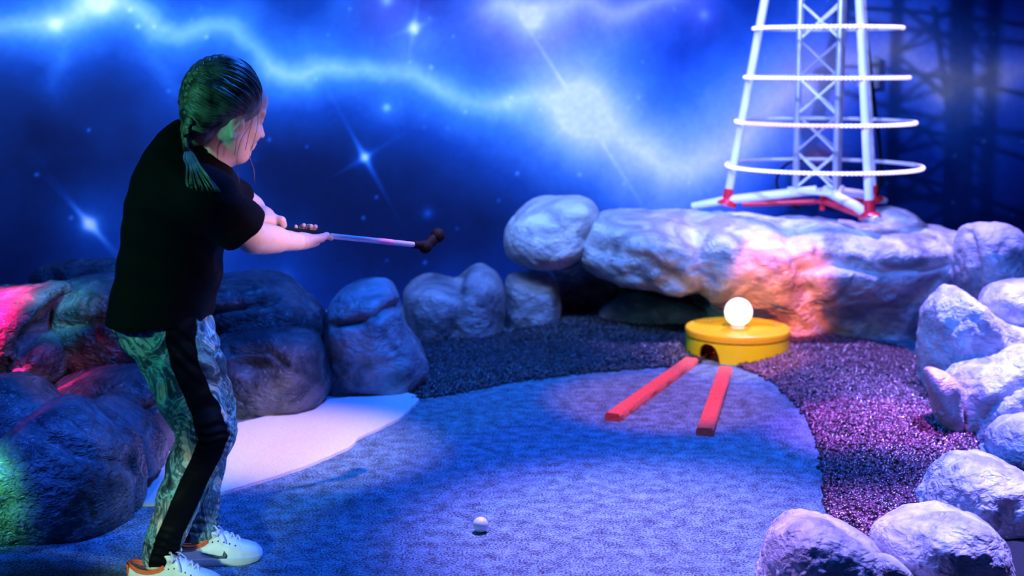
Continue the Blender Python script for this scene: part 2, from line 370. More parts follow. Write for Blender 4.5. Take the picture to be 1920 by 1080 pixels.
# ------------------------------------------------------------------ rocks
def resample(poly, n=400):
    P = np.asarray(poly, float); m = len(P); out = []
    for i in range(m):
        a, b_, c_, d = P[i-1], P[i], P[(i+1) % m], P[(i+2) % m]
        for t in np.linspace(0, 1, max(4, n//m), endpoint=False):
            out.append(.5*((2*b_)+(c_-a)*t+(2*a-5*b_+4*c_-d)*t*t+(3*b_-a-3*c_+d)*t**3))
    return np.array(out)
def rock(label, poly, Y, T, mat, seed, e=.72, amp=.015, fine=.004, grooves=(), bumps=(), res=(200, 110), lean=0.0, cat='boulder', group=None, name='boulder', zmin=-.02, ridge=.25):
    """a boulder with a given outline at distance Y and half-thickness T, swelling towards both sides"""
    P = resample(poly); W = np.array([at(x, y, Y) for x, y in P])[:, [0, 2]]
    c = W.mean(0); c = (W.max(0)+W.min(0))/2*.5+c*.5
    n, mm = res; d = W-c; ang = np.arctan2(d[:, 1], d[:, 0]); r = np.hypot(d[:, 0], d[:, 1])
    # largest radius per angle bin, interpolated
    phis = np.linspace(-np.pi, np.pi, n, endpoint=False); o = np.argsort(ang)
    rr = np.interp(phis, ang[o], r[o], period=2*np.pi)
    k = np.array([1, 2, 3, 2, 1])/9.; rr = sum(k[j]*np.roll(rr, j-2) for j in range(5))
    psi = np.linspace(0, np.pi, mm)
    s = np.sin(psi)**e; dd = np.sign(np.cos(psi))*np.abs(np.cos(psi))**.8
    ps, ph = np.meshgrid(np.arange(mm), np.arange(n), indexing='ij')
    X = c[0]+rr[ph]*s[ps]*np.cos(phis[ph]); Zz = c[1]+rr[ph]*s[ps]*np.sin(phis[ph]); Yy = Y-T*dd[ps]
    Yy = Yy+lean*(Zz-c[1])
    V = np.stack([X.ravel(), Yy.ravel(), Zz.ravel()], 1)
    i, j = np.meshgrid(np.arange(mm-1), np.arange(n), indexing='ij'); i = i.ravel(); j = j.ravel(); j2 = (j+1) % n
    Fq = np.stack([i*n+j, i*n+j2, (i+1)*n+j2, (i+1)*n+j], 1)
    me = mesh_np(name, V, Fq, [mat]); no = np.zeros(len(V)*3, dtype=np.float32); me.vertices.foreach_get('normal', no); no = no.reshape(-1, 3)
    outw = V-np.array([c[0], Y, c[1]])
    if (no*outw).sum() < 0: no = -no; me.flip_normals()
    size = min(1.0, rr.mean()/.15)
    face = 1-np.abs(s[ps].ravel())**4*.7                     # keep the outline, roughen the faces
    base = fbm(V*6.5+seed*13.7, 4)
    rid = 1-np.abs(fbm(V*4.3+seed*5.1, 3))*3.2
    dsp = (amp*2.0*base+ridge*amp*rid)*(.35+.65*face)*size+fine*fbm(V*26+seed, 3)
    # pixel position of every vertex for the creases and swellings read off the photograph
    q = V-np.array([0, 0, H]); dep = q[:, 1]*CT-q[:, 2]*ST; ux = PX0+F*q[:, 0]/dep; uy = PY0-F*(q[:, 1]*ST+q[:, 2]*CT)/dep
    front = (V[:, 1] < Y+.02)
    for g in grooves:
        pts, wd, dp = g; best = np.full(len(V), 1e9); UV = np.stack([ux, uy], 1)
        pp = np.asarray(pts, float)
        for a, b_ in zip(pp[:-1], pp[1:]):
            d_, t_ = seg_dist(UV, a, b_); best = np.minimum(best, d_)
        dsp = dsp-front*dp*np.exp(-(best/wd)**2)
    V = V+no*dsp[:, None]
    for (bx, by, rx, ry, am) in bumps:
        wgt = front*np.exp(-(((ux-bx)/rx)**2+((uy-by)/ry)**2)); V[:, 1] -= am*wgt
    V[:, 2] = np.maximum(V[:, 2], zmin)
    loc = np.array([c[0], Y, max(0, V[:, 2].min())]); V = V-loc
    me.vertices.foreach_set('co', V.astype(np.float32).ravel()); me.update()
    ob = link(name, me, None, loc); tag(ob, label, cat, group); return ob

RK = 'boulders edging the mini golf lane'
def R(label, poly, Y, T, mat, seed, **k): return rock(label, poly, Y, T, mat, seed, group=RK, **k)
# left bank
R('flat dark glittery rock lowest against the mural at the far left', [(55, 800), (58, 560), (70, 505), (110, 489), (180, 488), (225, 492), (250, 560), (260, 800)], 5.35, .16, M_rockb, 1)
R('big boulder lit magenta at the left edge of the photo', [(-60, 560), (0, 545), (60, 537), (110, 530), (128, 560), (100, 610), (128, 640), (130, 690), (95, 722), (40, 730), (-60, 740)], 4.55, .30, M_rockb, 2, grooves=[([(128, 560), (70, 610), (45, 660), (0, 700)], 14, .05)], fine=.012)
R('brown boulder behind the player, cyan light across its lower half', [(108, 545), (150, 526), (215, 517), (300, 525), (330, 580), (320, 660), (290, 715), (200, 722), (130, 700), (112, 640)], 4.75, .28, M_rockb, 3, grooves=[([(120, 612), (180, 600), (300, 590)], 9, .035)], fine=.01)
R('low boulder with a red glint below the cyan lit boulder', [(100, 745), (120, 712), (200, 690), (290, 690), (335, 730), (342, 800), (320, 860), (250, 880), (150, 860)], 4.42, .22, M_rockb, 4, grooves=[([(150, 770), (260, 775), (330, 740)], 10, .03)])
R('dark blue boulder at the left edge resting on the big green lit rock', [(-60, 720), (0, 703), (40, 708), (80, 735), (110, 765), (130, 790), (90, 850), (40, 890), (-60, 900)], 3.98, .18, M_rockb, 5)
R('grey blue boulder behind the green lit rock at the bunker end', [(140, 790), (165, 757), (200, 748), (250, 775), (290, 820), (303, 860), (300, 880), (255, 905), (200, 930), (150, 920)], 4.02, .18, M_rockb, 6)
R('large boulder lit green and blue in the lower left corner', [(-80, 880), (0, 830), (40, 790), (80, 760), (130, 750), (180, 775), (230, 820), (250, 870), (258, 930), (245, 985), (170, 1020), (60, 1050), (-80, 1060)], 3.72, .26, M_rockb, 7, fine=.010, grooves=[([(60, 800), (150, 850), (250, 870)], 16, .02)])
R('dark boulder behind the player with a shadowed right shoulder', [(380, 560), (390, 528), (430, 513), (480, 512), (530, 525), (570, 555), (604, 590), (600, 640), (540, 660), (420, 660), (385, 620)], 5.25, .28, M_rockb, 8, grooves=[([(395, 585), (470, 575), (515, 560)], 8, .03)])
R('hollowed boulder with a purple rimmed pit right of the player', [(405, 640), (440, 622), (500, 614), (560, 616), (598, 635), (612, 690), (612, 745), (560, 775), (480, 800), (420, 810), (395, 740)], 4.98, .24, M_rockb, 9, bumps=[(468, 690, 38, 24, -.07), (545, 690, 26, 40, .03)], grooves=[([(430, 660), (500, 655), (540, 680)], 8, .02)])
# centre bank
R('tall rounded boulder with a crease below its cap, nearest the bunker tip', [(615, 580), (640, 545), (680, 527), (725, 528), (748, 560), (760, 610), (790, 655), (800, 695), (775, 735), (735, 752), (660, 752), (622, 745), (612, 680)], 5.28, .24, M_rockd, 10, grooves=[([(625, 610), (680, 600), (735, 573), (750, 570)], 8, .035)], bumps=[(700, 650, 20, 60, .025), (640, 680, 20, 30, -.01)])
R('wide two-humped boulder between the tall boulder and the small block', [(757, 560), (765, 535), (800, 520), (850, 522), (880, 505), (905, 500), (935, 520), (945, 560), (942, 620), (925, 645), (870, 652), (800, 650), (770, 620)], 6.25, .26, M_rockd, 11, grooves=[([(858, 510), (862, 570), (850, 640)], 12, .03)])
R('small squarish block at the end of the centre rock row', [(948, 525), (965, 511), (1010, 508), (1040, 520), (1050, 560), (1046, 605), (1010, 622), (960, 625), (945, 590)], 6.55, .20, M_rockd, 12, e=.55)
R('rounded boulder perched at the left end of the big ledge', [(946, 440), (965, 405), (1000, 378), (1050, 368), (1095, 368), (1120, 385), (1118, 420), (1090, 480), (1060, 500), (1000, 500), (955, 480)], 6.5, .30, M_rock, 13)
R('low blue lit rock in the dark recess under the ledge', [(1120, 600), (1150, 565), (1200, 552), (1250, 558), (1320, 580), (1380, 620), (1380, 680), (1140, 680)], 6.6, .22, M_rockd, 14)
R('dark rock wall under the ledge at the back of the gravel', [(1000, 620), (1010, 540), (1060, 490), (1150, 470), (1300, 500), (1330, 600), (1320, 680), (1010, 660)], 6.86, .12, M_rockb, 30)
# the ledge that carries the tower
R('huge pale ledge of rock carrying the lattice tower', [(1082, 440), (1120, 400), (1200, 395), (1300, 398), (1400, 402), (1500, 408), (1600, 418), (1700, 424), (1775, 430), (1806, 445), (1808, 490), (1780, 560), (1740, 620), (1745, 720), (1640, 745), (1520, 720), (1420, 700), (1320, 640), (1300, 560), (1200, 520), (1100, 500), (1080, 470)], 6.62, .58, M_rock2, 15,
  e=.55, amp=.028, res=(420, 200), lean=-.32, ridge=.3, grooves=[([(1300, 420), (1330, 520), (1300, 600)], 22, .05), ([(1480, 450), (1520, 560), (1570, 640)], 16, .045), ([(1510, 505), (1560, 490), (1650, 505), (1780, 490)], 16, .055), ([(1640, 600), (1700, 560), (1760, 530)], 12, .03), ([(1120, 470), (1210, 480), (1290, 540)], 12, .03)],
  bumps=[(1390, 620, 110, 70, -.16), (1430, 500, 70, 40, .05), (1700, 470, 80, 40, .08), (1230, 450, 60, 40, .05), (1620, 620, 60, 60, -.10)])
R('pale slanting rock behind the tower, beside its rear foot', [(1600, 440), (1640, 398), (1680, 388), (1715, 405), (1740, 430), (1720, 460), (1620, 460)], 7.05, .2, M_rock, 16)
# right bank
R('upright pale rock at the right end of the ledge', [(1800, 470), (1812, 430), (1845, 418), (1890, 418), (1908, 440), (1915, 500), (1890, 560), (1840, 580), (1805, 550)], 5.9, .24, M_rock, 17, e=.55, grooves=[([(1812, 430), (1830, 500), (1830, 570)], 10, .03)])
R('round pale rock on the slope at the right edge, under the upright rock', [(1842, 580), (1855, 548), (1890, 530), (1960, 532), (1990, 580), (1950, 620), (1880, 622), (1850, 605)], 5.25, .18, M_rock, 18)
R('long pale rock sloping down from the ledge to the gravel', [(1742, 600), (1765, 560), (1795, 540), (1830, 570), (1880, 600), (1960, 620), (1980, 700), (1900, 760), (1800, 780), (1745, 740), (1738, 690)], 5.12, .30, M_rock, 19, e=.6, fine=.010)
R('pale rock with a crinkled flank above the right corner rocks', [(1765, 800), (1775, 740), (1800, 700), (1850, 680), (1960, 660), (1990, 760), (1960, 840), (1880, 872), (1790, 858)], 4.72, .26, M_rock, 20, grooves=[([(1800, 860), (1850, 770), (1930, 710)], 12, .03)], fine=.012)
R('pale rounded rock cut by the right edge of the photo', [(1862, 840), (1880, 805), (1920, 785), (1980, 790), (2000, 850), (1960, 900), (1880, 890)], 4.3, .18, M_rock, 21)
R('pale humped rock third from the bottom right corner', [(1728, 960), (1745, 920), (1780, 868), (1830, 856), (1890, 868), (1940, 905), (1970, 980), (1930, 1070), (1830, 1080), (1735, 1030)], 3.72, .20, M_rock, 22, e=.56, fine=.010)
R('pale rock with a green glint at its foot in the lower right', [(1648, 1010), (1680, 985), (1740, 968), (1800, 962), (1850, 985), (1878, 1030), (1885, 1080), (1860, 1130), (1700, 1150), (1650, 1080)], 3.28, .18, M_rock, 23, e=.56, fine=.009)
R('pale topped rock with a dark crinkled face at the lower right', [(1432, 1075), (1450, 1020), (1480, 985), (1530, 972), (1590, 985), (1640, 1020), (1660, 1060), (1670, 1120), (1550, 1160), (1420, 1150)], 3.20, .17, M_rock, 24, e=.56, fine=.010)
R('small pale rock wedged between the two lower right rocks', [(1630, 1080), (1650, 1042), (1680, 1045), (1712, 1075), (1730, 1120), (1640, 1130)], 3.10, .06, M_rock, 25)
R('small pale rock leaning on the slope beside the gravel', [(1735, 700), (1750, 690), (1790, 715), (1800, 800), (1785, 830), (1762, 800), (1750, 760)], 4.62, .10, M_rock, 26)

# ------------------------------------------------------------------ gravel, sand patch
def inside(P, poly):
    x, y = P[:, 0], P[:, 1]; r = np.zeros(len(P), bool); n = len(poly)
    for i in range(n):
        x0, y0 = poly[i]; x1, y1 = poly[(i+1) % n]
        c_ = ((y0 > y) != (y1 > y)); r ^= c_ & (x < (x1-x0)*(y-y0)/(y1-y0+1e-12)+x0)
    return r
def gravel(poly_px, n, mat, label, seed, mound=.03):
    poly = np.array([fl(x, y)[:2] for x, y in poly_px]); g = np.random.default_rng(seed)
    lo, hi = poly.min(0), poly.max(0); P = g.uniform(lo, hi, (n*4, 2)); P = P[inside(P, poly)][:n]; n = len(P)
    edge = np.full(n, 9.0)
    for a, b_ in zip(poly, np.roll(poly, -1, 0)): edge = np.minimum(edge, seg_dist(P, a, b_)[0])
    P = P+g.normal(0, .006, P.shape)
    h = mound*np.clip(edge/.15, 0, 1)*(.75+.5*fbm(np.stack([P[:, 0], P[:, 1], 0*P[:, 0]], 1)*6+seed, 2))
    Cn = np.stack([P[:, 0], P[:, 1], h+.003+g.uniform(-.002, .005, n)], 1)
    O = np.array([(1, 0, 0), (-1, 0, 0), (0, 1, 0), (0, -1, 0), (0, 0, 1), (0, 0, -1)], float)
    T = np.array([(0, 2, 4), (2, 1, 4), (1, 3, 4), (3, 0, 4), (2, 0, 5), (1, 2, 5), (3, 1, 5), (0, 3, 5)])
    A = g.normal(size=(n, 3, 3)); Qm = np.linalg.qr(A)[0]; sz = g.uniform(.0045, .0100, (n, 6, 1))*g.uniform(.8, 1.7, (n, 1, 1))
    V = np.einsum('vk,nkj->nvj', O, Qm)*sz+Cn[:, None, :]
    Fc = (T[None]+6*np.arange(n)[:, None, None]).reshape(-1, 3)
    # bed under the stones
    gx, gy = np.meshgrid(np.arange(lo[0], hi[0], .02), np.arange(lo[1], hi[1], .02)); G = np.stack([gx.ravel(), gy.ravel()], 1)
    ins = inside(G, poly); eg = np.full(len(G), 9.0)
    for a, b_ in zip(poly, np.roll(poly, -1, 0)): eg = np.minimum(eg, seg_dist(G, a, b_)[0])
    hz = mound*np.clip(eg/.15, 0, 1)*(.75+.5*fbm(np.stack([G[:, 0], G[:, 1], 0*G[:, 0]], 1)*6+seed, 2)); hz = np.where(ins, hz+.001, -.02)
    nx, ny = gx.shape[1], gx.shape[0]; ii = (np.arange(ny-1)[:, None]*nx+np.arange(nx-1)[None]).ravel()
    Q = np.stack([ii, ii+1, ii+nx+1, ii+nx], 1); Q = Q[ins[Q].all(1)]
    Vb = np.column_stack([G, hz]); me = mesh_np('gravel', np.vstack([V.reshape(-1, 3), Vb]), [Fc, Q+6*n], [mat], smooth=False)
    o = link('gravel', me); tag(o, label, 'gravel', kind='stuff'); return o
m, nt, b = new_mat('glittery_gravel')
gi = N(nt, 'ShaderNodeTexCoord'); vo = N(nt, 'ShaderNodeTexVoronoi'); vo.inputs['Scale'].default_value = 90
rp = N(nt, 'ShaderNodeValToRGB'); rp.color_ramp.elements[0].color = (.008, .002, .005, 1); rp.color_ramp.elements[1].color = (.20, .06, .11, 1)
rp.color_ramp.elements[0].position = .1; rp.color_ramp.elements[1].position = .95
nt.links.new(gi.outputs['Object'], vo.inputs['Vector']); sx = N(nt, 'ShaderNodeSeparateColor'); nt.links.new(vo.outputs['Color'], sx.inputs[0])
nt.links.new(sx.outputs[0], rp.inputs['Fac']); nt.links.new(rp.outputs['Color'], b.inputs['Base Color'])
b.inputs['Roughness'].default_value = .25; b.inputs['Specular IOR Level'].default_value = .8
M_gravel = m
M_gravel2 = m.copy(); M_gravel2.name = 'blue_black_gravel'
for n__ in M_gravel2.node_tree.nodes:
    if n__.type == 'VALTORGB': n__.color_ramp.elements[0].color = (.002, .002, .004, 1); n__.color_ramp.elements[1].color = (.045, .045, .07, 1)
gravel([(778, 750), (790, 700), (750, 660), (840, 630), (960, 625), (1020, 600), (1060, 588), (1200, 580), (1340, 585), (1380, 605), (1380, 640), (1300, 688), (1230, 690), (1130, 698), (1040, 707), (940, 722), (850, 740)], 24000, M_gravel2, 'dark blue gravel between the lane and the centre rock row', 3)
gravel([(1384, 688), (1420, 702), (1455, 722), (1490, 755), (1515, 785), (1530, 820), (1542, 870), (1548, 920), (1552, 975), (1600, 1010), (1660, 1040), (1720, 1040), (1790, 1000), (1830, 900), (1830, 800), (1780, 700), (1680, 650), (1560, 630), (1440, 640)], 26000, M_gravel, 'purple glittering gravel beside the right hand rocks', 4)
# felt patch
P = resample([(256, 944), (262, 930), (300, 870), (320, 845), (400, 815), (440, 800), (520, 780), (600, 762), (622, 752), (700, 746), (730, 738), (765, 741), (786, 750), (772, 768), (745, 790), (700, 812), (672, 826), (655, 842), (600, 868), (540, 890), (470, 912), (400, 932), (330, 946), (268, 950)], 420)
G2 = np.array([fl(x, y)[:2] for x, y in P]); G2 = G2+np.stack([vnoise(np.column_stack([G2*30, G2[:, 0]*0])), vnoise(np.column_stack([G2*30+9, G2[:, 0]*0]))], 1)*.004
cx = G2.mean(0); import bmesh
bm = bmesh.new(); vs = [bm.verts.new((x, y, 0)) for x, y in G2]; fc = bm.faces.new(vs)
ext = bmesh.ops.extrude_face_region(bm, geom=[fc]); bmesh.ops.translate(bm, vec=(0, 0, .010), verts=[v for v in ext['geom'] if isinstance(v, bmesh.types.BMVert)])
bmesh.ops.triangulate(bm, faces=bm.faces[:]); bmesh.ops.recalc_face_normals(bm, faces=bm.faces[:]); bm.verts.index_update()
mb = MB(); mb.add(np.array([v.co[:] for v in bm.verts]), None, [[v.index for v in f_.verts] for f_ in bm.faces]); bm.free(); loc = (cx[0], cx[1], 0)
o = mb.build('felt_bunker', plain('white_felt', (.82, .80, .84), .95, bump=1, scale=260, var=.12, spec=.1, sheen=.3), None, loc, world=True)
o.data.set_sharp_from_angle(angle=.6); tag(o, 'pinkish white felt bunker patch curving along the left rocks on the lane', 'bunker')

# ------------------------------------------------------------------ lattice tower
M_white = plain('white_tube_paint', (.85, .85, .88), .3, var=.04, scale=9)
M_alu = plain('grey_metal_truss', (.55, .57, .62), .35, .6, var=.08, scale=14)
M_red = plain('red_paint', (.80, .015, .03), .35, var=.1, scale=20)
M_led = plain('lit_led_beads', (1, .9, .95), .3, emit=(1.0, .80, .92), es=1.0)
M_ledr = plain('lit_red_led_beads', (1, .6, .6), .3, emit=(1.0, .42, .40), es=.9)
M_black = plain('black_rubber', (.004, .004, .006), .75, var=.2, spec=.15)
TC = np.array([at(1544, 311, 6.7)[0], 6.7]); ZB = .565
tower = tag(empty('lattice_tower', (TC[0], TC[1], ZB)), 'white tripod lattice tower ringed with glowing light hoops, standing on the rock ledge', 'tower')
AZ = [math.radians(a) for a in (14, 134, 254)]
def pol(r, a, z): return np.array([TC[0]+r*math.sin(a), TC[1]-r*math.cos(a), z])
def lr(z): return .448-.165*(z-.779)
LOC0 = (0, 0, 0)
def tb(name, mat, parent, *segs, n=14, **k):
    mb = MB()
    for pts, r in segs: mb.tube(pts, r, n)
    org = np.array(tower.location)
    V = np.concatenate(mb.V)-org
    if parent is not tower: V = V
    Fs = [np.concatenate(g) for g in (mb.Q, mb.T) if g]
    me = mesh_np(name, V, Fs, [mat]); me.set_sharp_from_angle(angle=math.radians(50))
    return link(name, me, parent)
ZT = 2.45
for i, a in enumerate(AZ):
    leg = tb('leg', M_white, tower, ([pol(lr(ZB+.05), a, ZB+.05), pol(lr(1.5), a, 1.5), pol(lr(ZT), a, ZT)], .0215))
    tb('leg_sleeve', M_red, leg, ([pol(lr(.60)+.005, a, ZB+.005), pol(lr(.60), a, .585), pol(lr(.60), a, .60), pol(lr(.65), a, .652)], [.055, .050, .027, .0255]))
    arm = tb('base_arm', M_white, tower, ([pol(.03, a, .655), pol(.34, a, .612), pol((.44, .46, .50)[i], a, .588), pol((.545, .60, .66)[i], a, (.566, .56, .555)[i])], [.024, .024, .024, .018]))
    tb('cross_bar', M_red, tower, ([pol(.035, a, .598), pol(.40, a, .574)], .014))
    post = tb('truss_post', M_alu, tower, ([pol(.134, a, .645), pol(.134, a, ZT)], .0175))
tb('center_post', M_red, tower, ([pol(0, 0, .555), pol(0, 0, .66)], .013), ([pol(0, 0, .592), pol(0, 0, .604)], .04))
tb('hub_frame', M_white, tower, *[([pol(.15, AZ[i], .648), pol(.15, AZ[(i+1) % 3], .648)], .012) for i in range(3)], *[([pol(.15, a, .630), pol(.15, a, .668)], .026) for a in AZ])
for i in range(3):
    a, b_ = AZ[i], AZ[(i+1) % 3]; z = .665; k = 0
    while z < ZT-.1:
        pa, pb = pol(.134, a, z), pol(.134, b_, z); qa, qb = pol(.134, a, z+.182), pol(.134, b_, z+.182)
        tb('lattice_brace', M_white if k % 2 == 0 else M_alu, tower, ([pa, qb], .0062), ([pb, qa], .0062), n=8)
        z += .186; k += 1
for z, rp_, red in ((.779, .472, 0), (1.000, .430, 1), (1.222, .391, 0), (1.464, .353, 0), (1.72, .313, 0), (2.0, .27, 0)):
    an = np.linspace(0, 2*np.pi, 96, endpoint=False)
    mb = MB(); mb.tube([pol(rp_, t, z) for t in an], .0095, 10, closed=True)
    V = np.concatenate(mb.V)-np.array(tower.location); me = mesh_np('ring', V, [np.concatenate(mb.Q)], [M_white]); rg = link('ring', me, tower)
    nb = int(2*np.pi*rp_/.0215); mb = MB(); fm = []
    for i in range(nb):
        t = 2*np.pi*i/nb; n0 = sum(len(q) for q in mb.Q)+sum(len(q) for q in mb.T)
        mb.ball(pol(rp_+.0100, t, z), .0092, 8, 6)
    V = np.concatenate(mb.V)-np.array(tower.location); Q = np.concatenate(mb.Q); T = np.concatenate(mb.T)
    def isred(Fc):
        c_ = V[Fc].mean(1); th = np.degrees(np.arctan2(c_[:, 0], -c_[:, 1])); return ((th > -75) & (th < -5) & (np.sin(th*1.1) > -.9)).astype(int) if red else np.zeros(len(Fc), int)
    me = mesh_np('led_strip', V, [Q, T], [M_led, M_ledr], fmat=np.concatenate([isred(Q), isred(T)])); o = link('led_strip', me, rg)
    o['label'] = 'lit string of light beads, partly red' if red else 'lit string of white light beads'
mb = MB(); mb.tube(spline([at(1612, -40, 7.12), at(1624, 60, 7.12), at(1632, 130, 7.12), at(1640, 200, 7.12), at(1649, 270, 7.12), at(1652, 330, 7.05), at(1640, 380, 7.0)], 40), .010, 8)
tag(mb.build('power_cable', M_black, None, tuple(at(1640, 380, 7.0)), world=True), 'black power cable hanging behind the right legs of the tower', 'cable', 'power cables at the tower')
mb = MB(); mb.tube(spline([at(1500, 392, 7.05), at(1468, 372, 7.08), at(1456, 340, 7.1), at(1470, 312, 7.1), at(1500, 300, 7.1), at(1530, 312, 7.0)], 40), .007, 8)
tag(mb.build('power_cable', M_black, None, tuple(at(1500, 392, 7.05)), world=True), 'thin black cable looped low behind the left side of the tower truss', 'cable', 'power cables at the tower')
# pale box on the wall
c2 = on_wall(1622, 136); p = wall_pt(c2[0], c2[1], .035); Rw = np.array([[WD[0], WN[0], 0], [WD[1], WN[1], 0], [0, 0, 1]])
e_ = tag(empty('wall_box', (p[0], p[1], p[2])), 'pale box fixed to the mural behind the right legs of the tower', 'wall box')
mb = MB(); mb.box((0, 0, 0), (.125, .07, .185), Rw, .008); mb.build('case', plain('pale_plastic', (.75, .78, .85), .4), e_)
mb = MB(); mb.box(tuple(np.array([0, 0, -.0])+np.array([WN[0], WN[1], 0])*.036), (.10, .006, .15), Rw, .002); mb.build('cover', plain('pale_plastic_cover', (.68, .72, .8), .35), e_)

# ------------------------------------------------------------------ yellow target drum, its lamp and the two rails
M_yel = plain('yellow_plastic', (1.0, .84, .005), .32, var=.03, scale=8, spec=.5)
M_yel2 = plain('yellow_lid_plastic', (1.0, .58, .015), .28, var=.03, scale=8)
M_dark = plain('dark_seam', (.10, .03, .01), .6)
DC = at(1382, 655, 5.86); DC = np.array([DC[0], 5.86, 0.0]); DR = .229
drum = tag(empty('target_drum', tuple(DC)), 'round yellow target drum with an arched opening, standing at the end of the lane', 'target')
n = 192; th = np.linspace(0, 2*np.pi, n, endpoint=False); a0 = math.radians(-33-10.2)       # opening direction, from -y toward +x
V = []; dth = (th-a0+np.pi) % (2*np.pi)-np.pi; hw = .058/DR
zb = np.where(np.abs(dth) < hw, .081*np.clip(1-np.abs(dth/hw)**2.3, 0, 1)**.5, 0.0)
rows = []
for r_, hs in ((DR, 8), (DR-.010, 8)):
    R_ = []
    for k in range(hs+1):
        f_ = k/hs if r_ == DR else 1-k/hs
        R_.append(np.stack([r_*np.sin(th), -r_*np.cos(th), zb+(.086-zb)*f_], 1))
    rows += R_
V = np.concatenate(rows); mr = len(rows)
Q = [(i*n+k, i*n+(k+1) % n, ((i+1) % mr)*n+(k+1) % n, ((i+1) % mr)*n+k) for i in range(mr) for k in range(n)]
mb = MB(); mb.add(V, Q); mb.build('drum_wall', M_yel, drum, sharp=40)
mb = MB(); mb.lathe([(0, .088), (DR-.004, .088), (DR-.004, .092)], n=96); mb.build('seam_ring', M_dark, drum)
mb = MB(); mb.lathe([(DR-.002, .091), (DR+.003, .092), (DR+.004, .112), (DR+.002, .122), (DR-.004, .126), (DR-.014, .1255), (DR-.020, .119), (DR-.05, .1165), (.0, .1155)], n=128); lid = mb.build('lid', M_yel2, drum, sharp=50)
for a in (-150, -60, 35, 110):
    mb = MB(); t = math.radians(a); mb.ball(((DR-.03)*math.sin(t), -(DR-.03)*math.cos(t), .1185), (.006, .006, .004), 10, 6); mb.build('screw', plain('steel', (.8, .8, .82), .2, 1.0), lid)
GC = at(1384, 612, 5.85); 
lamp = tag(empty('globe_lamp', (GC[0], 5.85, .117)), 'glowing white globe lamp on top of the yellow target drum', 'lamp')
mb = MB(); mb.lathe([(0, 0), (.036, 0), (.036, .010), (.030, .016), (.030, .026), (0, .026)], n=40); mb.build('lamp_base', plain('white_lamp_base', (.9, .9, .9), .4), lamp)
mb = MB(); mb.ball((0, 0, .076), .0625, 40, 24); mb.build('globe', plain('lit_opal_globe', (1, 1, 1), .3, emit=(1, .93, .96), es=1.2), lamp)
pl = bpy.data.lights.new('drum_glow', 'POINT'); pl.energy = .5; pl.color = (1, .08, .01); pl.shadow_soft_size = .03
o = bpy.data.objects.new('drum_glow', pl); COL.objects.link(o); o.location = (DC[0]+.03, DC[1]+.04, .05)
M_rail = plain('red_fuzzy_rail', (.95, .11, .07), .85, bump=1, scale=150, var=.25, sheen=.2, spec=.2)
def rail(p0, p1, label):
    a, b_ = fl(*p0), fl(*p1); d = b_-a; L = np.linalg.norm(d); d /= L; s_ = np.array([-d[1], d[0], 0]); Rm = np.stack([d, s_, [0, 0, 1]], 1)
    mb = MB(); nx = 40
    prof = [(-.029, .001), (-.030, .022), (-.024, .030), (.024, .030), (.030, .022), (.029, .001)]
    V = []
    for i in range(nx+1):
        x = -L/2+L*i/nx
        for j, (y, z) in enumerate(prof): q = .0012*vnoise(np.array([[x*90+p0[0], y*60, z*60]]))[0]; V.append((x, y+q, z+q*(z > .01)))
    m_ = len(prof); Q = [(i*m_+j, i*m_+(j+1) % m_, (i+1)*m_+(j+1) % m_, (i+1)*m_+j) for i in range(nx) for j in range(m_)]
    T = [(0, j+1, j) for j in range(1, m_-1)]+[(nx*m_, nx*m_+j, nx*m_+j+1) for j in range(1, m_-1)]
    c_ = (a+b_)/2; c_[2] = 0; mb.add(np.array(V)@Rm.T+c_, Q, T)
    o = mb.build('guide_rail', M_rail, None, tuple(c_), world=True, sharp=40); tag(o, label, 'rail', 'red guide rails leading to the yellow drum')
rail((1296, 683), (1148, 790), 'long red rail running left from the drum opening across the lane')
rail((1360, 700), (1321, 818), 'red rail on the right side of the drum opening, pointing at the camera')

# ------------------------------------------------------------------ golf ball
m, nt, b = new_mat('white_golf_ball'); tc = N(nt, 'ShaderNodeTexCoord'); vo = N(nt, 'ShaderNodeTexVoronoi'); vo.inputs['Scale'].default_value = 260
nt.links.new(tc.outputs['Object'], vo.inputs['Vector']); rm = N(nt, 'ShaderNodeMapRange'); rm.inputs['From Max'].default_value = .5; nt.links.new(vo.outputs['Distance'], rm.inputs['Value'])
bp = N(nt, 'ShaderNodeBump'); bp.inputs['Distance'].default_value = .0006; nt.links.new(rm.outputs[0], bp.inputs['Height']); nt.links.new(bp.outputs['Normal'], b.inputs['Normal'])
b.inputs['Base Color'].default_value = (.85, .88, .86, 1); b.inputs['Roughness'].default_value = .35
g = fl(901, 999); mb = MB(); mb.ball((0, 0, .0214), .0214, 40, 26)
tag(mb.build('golf_ball', m, None, (g[0], g[1]+.006, 0)), 'white golf ball lying on the blue lane in front of the player', 'ball')

